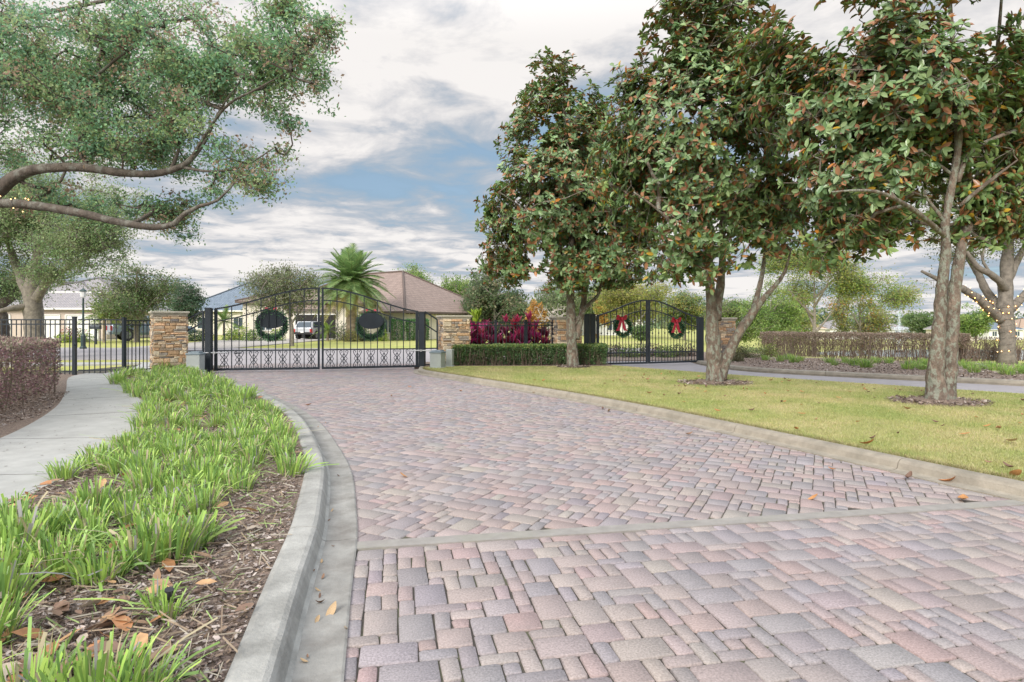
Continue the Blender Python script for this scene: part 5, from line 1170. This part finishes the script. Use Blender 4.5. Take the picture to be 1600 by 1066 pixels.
for i, (lab, px, D, r, h, c) in enumerate(sh): shrub(lab, gx(px, D), r, h, c, 700, .14, sd=400+i)
for i, (lab, x0, x1, D) in enumerate([('tall clipped green hedge panel against the house wall, left one', 610, 630, 51.0), ('tall clipped green hedge panel against the house wall, middle one', 634, 648, 51.2), ('tall clipped green hedge panel against the house wall, right one', 657, 668, 51.6)]):
    a = (x0-800)/F*D; b = (x1-800)/F*D; rng = np.random.default_rng(450+i); hedge('wall_hedge', lab, [(a, D), (b, D), (b, D+.7), (a, D+.7)], 0, 1.75, 1800, [(.06, .17, .05), (.09, .22, .07)], .13, .08, M_twig, 'wall hedges', stems=40)
ms_ = [('round green shrub at the left end of the bare hedge', 1200, 23.4, .42, .55, [(.17, .22, .06), (.24, .27, .08)]), ('greyish green shrub in the mulch right of the forked magnolia', 1172, 22.5, .55, .5, [(.19, .21, .11), (.14, .17, .07)]), ('small brown green shrub in the mulch by the forked magnolia', 1158, 22.8, .35, .45, [(.22, .2, .09), (.16, .19, .08)]), ('low grey tuft behind the forked magnolia trunk', 1148, 20.2, .3, .3, [(.2, .19, .1), (.15, .16, .08)]), ('pale green shrub mound on the far grass by the squat palm', 1182, 55, 1.4, .9, [(.16, .25, .10), (.2, .3, .12)])]
for i, (lab, px, D, r, h, c) in enumerate(ms_): shrub(lab, gx(px, D, .07 if D < 30 else None), r, h, c, 900, .06 if D < 30 else .15, sd=480+i)
for i in range(9):
    px = 925+i*19; D = 24.0+(i % 3)*.5; shrub(['low green shrub', 'low purplish shrub', 'low olive shrub'][(i*2) % 3]+f' in the mulch beyond the exit gate, '+['farthest left', 'second from left', 'third from left', 'fourth from left', 'in the middle', 'fourth from right', 'third from right', 'second from right', 'farthest right'][i], gx(px, D, .02), .45, .5, [SG, [(.18, .11, .11), (.14, .12, .08)], [(.16, .18, .09)]][(i*2) % 3], 500, .08, sd=500+i)
for i, (px, D, lab, c) in enumerate([(108, 47, 'red flowering shrub beyond the pedestrian gate', [(.5, .03, .06), (.12, .18, .06)]), (122, 48, 'small pink flowering shrub left of the mailbox', [(.5, .18, .22), (.14, .2, .06), (.14, .2, .06)]), (98, 46, 'lime shrub at the left of the red flowering shrub', LIME), (132, 47, 'lime shrub behind the lamp post foot', LIME+SG)]):
    shrub(lab, gx(px, D), .75, 1.2 if i < 2 else .7, c, 500, .13, sd=530+i)

# ---------------------------------------------------------------- street furniture
x, y, z = gx(130, 33.5)
t = thing('street_lamp', 'dark green post lamp with a lantern head beyond the pedestrian gate', 'street lamp', (x, y, 0)); m = MB()
m.lathe((x, y, -.05), [(.17, 0), (.17, .12), (.12, .2), (.12, .75), (.07, .85), (.055, 1.0), (.045, 2.75), (.06, 2.78), (.03, 2.84)], 12); m.build('pole', mat('green_iron', (.03, .055, .05), .4), t)
m = MB(); m.lathe((x, y, 2.8), [(.07, 0), (.13, .05), (.15, .33), (.12, .36)], 8); m.build('lantern', M_lampglass, t); m = MB(); m.lathe((x, y, 3.14), [(.19, 0), (.15, .07), (.05, .16), (.015, .2), (.015, .3), (.001, .31)], 8); m.build('lantern_cap', MATS['green_iron'], t)
x, y, z = gx(150, 42); t = thing('mailbox', 'black mailbox on a post beside the street, right of the lamp', 'mailbox', (x, y, z)); m = MB(); m.box((x, y, .5), (.11, .11, 1.1)); m.build('post', M_iron, t)
m = MB(); pts = [(-.14, 0), (.14, 0), (.14, .16)]+[(.14*math.cos(a), .16+.12*math.sin(a)) for a in np.linspace(.3, 2.84, 7)]+[(-.14, .16)]
m.add([(x-.35, y+a, 1.02+b_) for a, b_ in pts]+[(x+.30, y+a, 1.02+b_) for a, b_ in pts], [tuple(range(len(pts))), tuple(range(len(pts), 2*len(pts)))[::-1]]+[(i, (i+1) % len(pts), len(pts)+(i+1) % len(pts), len(pts)+i) for i in range(len(pts))]); m.build('box', M_iron, t)
# fountain out on the lake
x, y = (1405-800)/F*112, 112.; t = thing('fountain', 'fountain spraying a white plume from the lake', 'fountain', (x, y, -3.62)); rng = np.random.default_rng(9)
m = MB(); m.lathe((x, y, -3.7), [(.9, 0), (.9, .25), (.3, .35)], 16); m.build('float', M_dark, t)
n = 5200; a = rng.random(n)*2*np.pi; tt = rng.random(n); which = rng.random(n); vr = np.where(which < .3, .25, np.where(which < .6, 2.0, 4.2)); H_ = np.where(which < .3, 7.0, np.where(which < .6, 5.2, 3.4))
P = np.stack([x+np.cos(a)*vr*tt*1.1, y+np.sin(a)*vr*tt*1.1, -3.3+H_*(1-(2*tt-1)**2)*np.where(which < .3, 1, .8)], 1)+rng.normal(size=(n, 3))*.07; s = rng.uniform(.05, .15, n)
np_mesh('spray', place(LEAF4, rand_rot(n), P, np.stack([s*.6, s, s], 1)), L4F, np.ones((n, 3)), M_spray, t)
# garden spotlight stub in the bed
gx_, gy_ = G(262, 955, .1); t = thing('garden_spotlight', 'small black garden spotlight hidden in the cut grass clump near the kerb', 'spotlight', (gx_, gy_, .08)); m = MB(); m.tube([(gx_, gy_, .06), (gx_, gy_, .15)], .009, 6); m.build('stake', M_rubber, t)
m = MB(); m.tube([(gx_, gy_, .14), (gx_+.005, gy_-.005, .165), (gx_+.012, gy_-.008, .195)], [.010, .014, .019], 10); m.build('lamp_head', M_rubber, t)

# ---------------------------------------------------------------- ground litter
rng = np.random.default_rng(600)
def scatter_in(poly, n, dens=None):
    p = np.array(poly); mn = p.min(0); mx = p.max(0); o_ = []
    c = 0
    while c < n:
        q = rng.random((n*2, 2))*(mx-mn)+mn; q = q[np_inpoly(q[:, 0], q[:, 1], poly)]
        if dens is not None: q = q[rng.random(len(q)) < dens(q)]
        o_.append(q); c += len(q)
    return np.concatenate(o_)[:n]
bed_poly = [(p.x, p.y) for p in offset([Vector((q.x, q.y)) for q in KL], -.40)]+[(-8.45, 17.2), (-9.3, 17.0)]+[(p.x, p.y) for p in reversed(WR)]
near = lambda q: np.clip(1.6/np.maximum(q[:, 1], .8), 0, 1)**1.3*(q[:, 1] > .6)
CHT = np.array([(-.5, -.5, 0), (.45, -.4, .03), (.5, .5, 0), (-.4, .45, -.03)], float)
CHC = np.array([(.20, .14, .11), (.28, .21, .17), (.14, .10, .08), (.36, .30, .27), (.24, .17, .12), (.42, .36, .32), (.10, .07, .06)])
def chips(name, poly, n, z, dens, smin=.008, smax=.035):
    q = scatter_in(poly, n, dens); P = np.column_stack([q, z+rng.random(n)*.016]); y = rng.normal(size=(n, 3)); y[:, 2] *= .22
    s = rng.uniform(smin, smax, n); asp = rng.uniform(.15, .6, n)
    c = CHC[rng.integers(0, len(CHC), n)]*(1+rng.normal(size=(n, 1))*.15)
    tag(np_mesh(name, place(CHT, frames(y, np.tile([0, 0, 1.], (n, 1))+rng.normal(size=(n, 3))*.35), P, np.stack([s*asp, s, s], 1)), L4F, np.clip(c, .02, 1), M_chip, None, (q[0, 0], q[0, 1], z)), kind='stuff')
chips('mulch_chips', bed_poly, 75000, .092, near)
n = 12000; q = scatter_in(bed_poly, n, lambda q: np.clip(2.5/np.maximum(q[:, 1], .8), 0, 1)); y = rng.normal(size=(n, 3)); y[:, 2] = np.abs(y[:, 2])*.3; s_ = rng.uniform(.04, .15, n); cc = np.array([(.30, .23, .16), (.20, .15, .11), (.24, .32, .12), (.34, .30, .24)])[rng.integers(0, 4, n)]
tag(np_mesh('dry_blade_litter', place(CHT, frames(y, np.tile([0, 0, 1.], (n, 1))+rng.normal(size=(n, 3))*.3), np.column_stack([q, .11+rng.random(n)*.02]), np.stack([np.full(n, .0045), s_, s_], 1)), L4F, cc, M_chip, None, (-2, 4, .1)), kind='stuff')
chips('mulch_chips', [(-5.3, 4.5), (-6.4, 8.3), (-8.0, 11), (-9, 11.2), (-7.2, 7.6), (-6.2, 4.5)], 9000, .085, None, .012, .04)
chips('mulch_chips', [(7, 16.7), (10.9, 13.1), (14, 10.8), (18, 14), (12, 21.5), (7, 22.5)], 14000, .10, None, .02, .07)
for c_, r_ in (((4.24, 12.67), .8), ((6.71, 9.58), .8), ((1.77, 17.5), .5)):
    chips('mulch_chips', [(c_[0]+math.cos(a)*r_, c_[1]+math.sin(a)*r_*.8) for a in np.linspace(0, 6.0, 20)], 1500, .115, lambda q, c=c_, r=r_: np.clip(1.15-np.hypot(q[:, 0]-c[0], (q[:, 1]-c[1])/.8)/r, 0, 1), .02, .07)
# score joints across the footpath
for y0, sl in ((3.2, .1), (4.75, .12), (6.35, .2), (8.0, .35), (9.8, .5), (11.7, .6), (13.4, .6)):
    mb = MB(); a = min(WLn, key=lambda p: abs(p.y-y0)); b = min(WR, key=lambda p: abs(p.y-(y0+sl*1.3))); d_ = (b-a).normalized()*.01; mb.bar((a.x+d_.x, a.y+d_.y, .0915), (b.x-d_.x, b.y-d_.y, .0915), .010, .003); tag(mb.build('footpath_joint', mat('joint_dark', (.10, .095, .085), .95)), kind='structure')
# dry magnolia leaf (curled) shared by every fallen leaf
def dry_leaf(cols, curl):
    mb = MB(); K = 7; L0 = []
    for i in range(K):
        t = i/(K-1); w = .5*math.sin(math.pi*min(1, t*.93+.05))**.8*.42; x_ = t-.5; zc_ = curl*(x_*x_)*1.2
        L0 += [(-w, x_, zc_+curl*.5*abs(w)*1.6), (0, x_, zc_), (w, x_, zc_+curl*.5*abs(w)*1.6)]
    fs = []
    for i in range(K-1):
        for j in (0, 1): fs.append((i*3+j, i*3+j+1, (i+1)*3+j+1, (i+1)*3+j))
    mb.add(L0, fs, cols); o = mb.build('fallen_leaf', M_leafdry, smooth=True); me = o.data; bpy.data.objects.remove(o); return me
DL = [dry_leaf(c, k) for c, k in (((.42, .17, .06), .7), ((.34, .18, .09), 1.1), ((.50, .24, .09), .4), ((.26, .15, .09), .9), ((.46, .32, .18), .5), ((.16, .09, .06), 1.0))]
def leaf_at(x, y, z, label, group, size=.13, k=None, tilt=.35):
    o = bpy.data.objects.new('fallen_leaf', DL[rng.integers(len(DL)) if k is None else k]); COL.objects.link(o); o.location = (x, y, z+.012)
    o.rotation_euler = (rng.normal()*tilt, rng.normal()*tilt, rng.random()*6.28); o.scale = (size,)*3; tag(o, label, 'leaf', group)
big = [(518, 961, 'curled tan leaf lying alone in the left gutter', .085, 4), (1505, 783, 'long flat orange brown leaf on the pavers just above the concrete band', .16, 2), (1271, 781, 'small orange leaf on the pavers left of the long one', .085, 2), (1482, 755, 'dry orange leaf against the right kerb face', .13, 0), (1244, 673, 'brown leaf resting on the right kerb top', .12, 0), (1355, 696, 'large orange brown leaf on the grass edge by the right kerb', .15, 0), (1585, 744, 'pale orange leaf at the kerb top near the right edge', .14, 2), (1580, 692, 'upright tan leaf on the lawn near the right edge', .17, 4), (1341, 661, 'bright orange leaf upright on the lawn middle', .10, 2), (1170, 681, 'dry leaf on the pavers below the right kerb', .13, 0), (1252, 700, 'dull brown leaf on the pavers near the right kerb', .12, 3), (1286, 707, 'small red brown leaf on the pavers near the right kerb', .10, 0)]
for px, py, lab, s, k in big:
    zz = .105 if 'kerb top' in lab or 'lawn' in lab or 'grass' in lab else .0
    x_, y_ = G(px, py, zz); leaf_at(x_, y_, zz+.004, lab, 'single fallen leaves', s, k)
for px, py in [(519, 800), (528, 745), (520, 856), (505, 905), (503, 880), (500, 945), (495, 972), (475, 1037), (480, 1030), (500, 934), (488, 898), (515, 815), (497, 668), (509, 662), (540, 985), (496, 925)]:
    x_, y_ = G(px, py, .003); leaf_at(x_, y_, .0, 'small dry leaf scrap in the left gutter', 'leaf scraps in the left gutter', rng.uniform(.02, .045), [3, 4, 5][rng.integers(3)])
for px, py in [(640, 605), (835, 614), (877, 620), (910, 625), (930, 630), (942, 640), (952, 643), (1017, 648), (630, 745), (612, 620), (720, 612), (1077, 680), (1420, 748), (1300, 735), (1170, 640), (482, 634)]:
    x_, y_ = G(px, py, .003); leaf_at(x_, y_, .0, 'small fallen leaf lying on the road pavers', 'small leaves on the road', rng.uniform(.07, .13), None, .2)
q = scatter_in([(0, 13.5), (2.2, 9), (3.6, 6), (4.6, 4.2), (8.5, 7), (8.2, 10.5), (4, 16)], 105)
for a in q: leaf_at(a[0], a[1], .105, 'fallen magnolia leaf lying on the median grass', 'fallen leaves on the median lawn', rng.uniform(.05, .115), [0, 2, 3, 5, 1, 2][rng.integers(6)], .2)
# leaf litter in the near bed: too many to count
n = 900; q = scatter_in(bed_poly, n, lambda q: np.clip(1.5/np.maximum(q[:, 1], .8), 0, 1)*(q[:, 1] > .9)*np.where(q[:, 0] < -.45*q[:, 1]-.3, 1, .16)); 
LT = np.array([(0, -.5, .02), (.2, -.22, .06), (.2, .15, .05), (0, .5, .0), (-.2, .15, .06), (-.2, -.22, .05)], float); y = rng.normal(size=(n, 3)); y[:, 2] *= .25
s = rng.uniform(.05, .15, n); cc = np.array([(.42, .20, .09), (.34, .21, .13), (.5, .3, .15), (.26, .16, .11), (.44, .36, .28)])[rng.integers(0, 5, n)]
tag(np_mesh('leaf_litter', place(LT, frames(y, np.tile([0, 0, 1.], (n, 1))+rng.normal(size=(n, 3))*.3), np.column_stack([q, .112+rng.random(n)*.02]), s), [(0, 1, 2, 3), (0, 3, 4, 5)], cc, M_leafdry, None, (-1, 3, .1)), kind='stuff')
n = 420; q = scatter_in([(p.x, p.y) for p in WR]+[(p.x, p.y) for p in reversed(WLn)], n); y = rng.normal(size=(n, 3)); y[:, 2] = 0; s = rng.uniform(.012, .035, n)
tag(np_mesh('footpath_litter', place(LT, frames(y, np.tile([0, 0, 1.], (n, 1))), np.column_stack([q, np.full(n, .095)]), s), [(0, 1, 2, 3), (0, 3, 4, 5)], np.tile((.12, .09, .07), (n, 1)), M_leafdry, None, (-5, 6, .09)), kind='stuff')

# ---------------------------------------------------------------- lawn blades
rng = np.random.default_rng(650)
lawn_near = [(p.x+.17, p.y) for p in KR if 2 < p.y < 17.5]+[(3.2, 17.8), (5.6, 14.4), (8.9, 10.7), (12, 7), (12, 2)]
n = 300000; q = scatter_in(lawn_near, n, lambda q: np.clip(5.0/np.maximum(np.hypot(q[:, 0], q[:, 1]), 4), 0, 1)**1.6)
BT = np.array([(-.5, 0, 0), (.5, 0, 0), (.12, 1, .12), (-.12, 1, .12)], float)
y = rng.normal(size=(n, 3))*.55; y[:, 2] = 1; dd_ = np.clip(np.hypot(q[:, 0], q[:, 1])/9, 1, 2); s = rng.uniform(.018, .040, n)
g = rng.random((n, 1)); pn = np.array([noise.noise(Vector((a[0]*.9, a[1]*.9, 0)))+.6*noise.noise(Vector((a[0]*3.1, a[1]*3.1, 5))) for a in q])[:, None]
dryf = np.clip(.52-pn*.8+(g-.5)*.5, 0, 1); cc = np.array([[.28, .34, .11]])*(1-dryf)+np.array([[.52, .45, .25]])*dryf; cc *= (1+rng.normal(size=(n, 1))*.14)
np_ = np_mesh('lawn_grass', place(BT, frames(y, rng.normal(size=(n, 3))), np.column_stack([q, np.full(n, .086)]), np.stack([.0052*dd_, s, s], 1)), [(0, 1, 2, 3)], np.clip(cc, .02, 1), M_blade, None, (5, 7, .09)); tag(np_, kind='stuff')
# straw-coloured fringe along the kerb
n = 26000; ln = [p for p in KR if 3 < p.y < 17]; k = rng.integers(0, len(ln)-1, n); t_ = rng.random(n); A = np.array([(p.x, p.y) for p in ln]); nrm = np.array([(v.x, v.y) for v in offset([Vector((p.x, p.y)) for p in ln], 1.0)])-A
P = A[k]*(1-t_[:, None])+A[k+1]*t_[:, None]+nrm[k]*(.165+np.abs(rng.normal(size=n))*.05)[:, None]; y = rng.normal(size=(n, 3))*.6; y[:, :2] -= nrm[k]*.35; y[:, 2] = .8; s = rng.uniform(.025, .06, n)
cc = np.array([(.36, .29, .15), (.26, .20, .10), (.20, .24, .07), (.42, .36, .2)])[rng.integers(0, 4, n)]
tag(np_mesh('lawn_edge_grass', place(BT, frames(y, rng.normal(size=(n, 3))), np.column_stack([P, np.full(n, .08)]), np.stack([np.full(n, .005), s, s], 1)), [(0, 1, 2, 3)], cc, M_blade, None, (3, 7, .09)), kind='stuff')

# ---------------------------------------------------------------- liriope clumps
def liriope(nb, r, h, sd, splay=1.0):
    rg = np.random.default_rng(sd); a = rg.random(nb)*2*np.pi; rr = np.sqrt(rg.random(nb))*r
    base = np.stack([np.cos(a)*rr, np.sin(a)*rr, np.zeros(nb)], 1); out_ = np.stack([np.cos(a), np.sin(a), np.zeros(nb)], 1)*(rr/r)[:, None]+rg.normal(size=(nb, 3))*.22; out_[:, 2] = 0
    ln = h*rg.uniform(.6, 1.15, nb); cut = rg.random(nb) < .68; lean = rg.uniform(.15, .55, nb)*splay
    lw_ = rg.random(nb) < .12; lean[lw_] += .8; ln[lw_] *= 1.1
    K = 5; w = rg.uniform(.0040, .0068, nb)
    sd_ = np.stack([-out_[:, 1], out_[:, 0], rg.normal(size=nb)*.2], 1)+rg.normal(size=(nb, 3))*.35; sd_ /= np.linalg.norm(sd_, axis=1)[:, None]
    V = []
    for i in range(K):
        t = i/(K-1); p = base+out_*(lean*ln*(t*.45+t*t*.75))[:, None]; p[:, 2] += ln*(t-.38*lean*t*t); p[:, 2] = np.maximum(p[:, 2], .004)
        ww = w*(1 if i < K-1 else 1)*np.where(cut, 1.0, [1, 1, .9, .65, .08][i])
        V += [p-sd_*ww[:, None], p+sd_*ww[:, None]]
    V = np.stack(V, 1)
    cols = np.array([(.26, .42, .09), (.34, .51, .11), (.42, .57, .14), (.19, .33, .09), (.30, .46, .13)])[rg.integers(0, 5, nb)]*(1+rg.normal(size=(nb, 1))*.12)
    dry = rg.random(nb) < .13; cols[dry] = (.48, .41, .26); ln_ = 0; dry = rg.random(nb) < .05; cols[dry] = (.35, .33, .33)
    o = np_mesh('liriope_clump', V, [(2*i, 2*i+1, 2*i+3, 2*i+2) for i in range(K-1)], np.clip(cols, .02, 1), M_blade); me = o.data; bpy.data.objects.remove(o); return me
LV = [liriope(120, .115, .20, 700+i, .75+.12*(i % 3)) for i in range(7)]; LS = [liriope(60, .07, .16, 720+i, .8) for i in range(3)]
rng = np.random.default_rng(705); pts = []
def clump(x, y, z, me, sc_, label, group):
    o = bpy.data.objects.new('liriope_clump', me); COL.objects.link(o); o.location = (x, y, z); o.rotation_euler = (rng.normal()*.05, rng.normal()*.05, rng.random()*6.28); o.scale = (sc_, sc_, sc_*rng.uniform(.85, 1.12)); tag(o, label, 'grass clump', group)
special = [(35, 1120, 1.0, 'bright green clump at the bottom left corner of the photo'), (140, 1125, 1.0, 'bright green clump at the bottom edge of the photo'), (215, 1105, .75, 'smaller clump at the bottom edge, right of the larger ones'), (248, 950, .62, 'small sheared clump around the black garden spotlight'), (262, 968, .5, 'tiny clump in front of the black garden spotlight'), (225, 880, 1.2, 'large upright yellow green clump in the open mulch'), (270, 870, 1.15, 'large clump to the right of the upright one in the open mulch'), (305, 850, .95, 'medium clump at the mulch side behind the large pair'), (20, 870, 1.35, 'dark green big clump at the left edge'), (60, 850, 1.1, 'big clump beside the one at the left edge'), (0, 945, .9, 'clump cut by the left edge below the big one'), (150, 800, 1.1, 'rounded clump behind the open mulch, left side'), (455, 740, 1.0, 'clump closest to the kerb bend'), (440, 690, 1.0, 'clump overhanging the kerb farther up the bend')]
for px, py, s, lab in special:
    x_, y_ = G(px, py, .09); pts.append((x_, y_)); clump(x_, y_, .088, (LS if s < .7 else LV)[rng.integers(3)], s*(1.25 if s < .7 else 1), lab, 'liriope clumps in the near bed')
inner = bed_poly; tries = 0; kx = [(p.x, p.y) for p in KL]
KLa = np.array(kx); made = 0
while made < 240 and tries < 40000:
    tries += 1; y_ = 1.2+15.3*rng.random()**1.5; x_ = rng.uniform(-10, 0)
    if not inpoly(x_, y_, bed_poly): continue
    dk = np.min(np.hypot(KLa[:, 0]-x_, KLa[:, 1]-y_)); lim_ = .56 if y_ > 5.5 else .60+(5.5-y_)*.2
    if dk < lim_ or (y_ < 3.4 and x_ > -.56*y_+.1) or (1.9 < y_ < 2.9 and rng.random() < .8): continue
    if y_ > 11.5 and x_ < -.38*y_-2.6: 
        if rng.random() < .85: continue
    sp = .215 if y_ < 6.5 else (.28 if y_ < 9 else .37)
    if noise.noise(Vector((x_*1.1, y_*1.1, 3))) < (-.32 if y_ < 7 else -.2) or any(abs(x_-a) < sp and math.hypot(x_-a, y_-b_) < sp for a, b_ in pts): continue
    pts.append((x_, y_)); s = rng.uniform(.72, 1.02)*(1.28 if y_ > 9 else 1); made += 1
    clump(x_, y_, .088, LV[rng.integers(7)], s, 'green sheared liriope clump in the near planting bed', 'liriope clumps in the near bed')
for i in range(44):
    px = 1195+rng.random()*420; f_ = (px-1195)/420; D = (19.6-5.0*f_)*rng.uniform(.97, 1.12)
    x_ = (px-800)/F*D; s = rng.uniform(.85, 1.3); clump(x_, D, .09, LV[rng.integers(7)], s, 'green liriope clump in the mulch bed before the bare hedge', 'liriope clumps in the far bed')
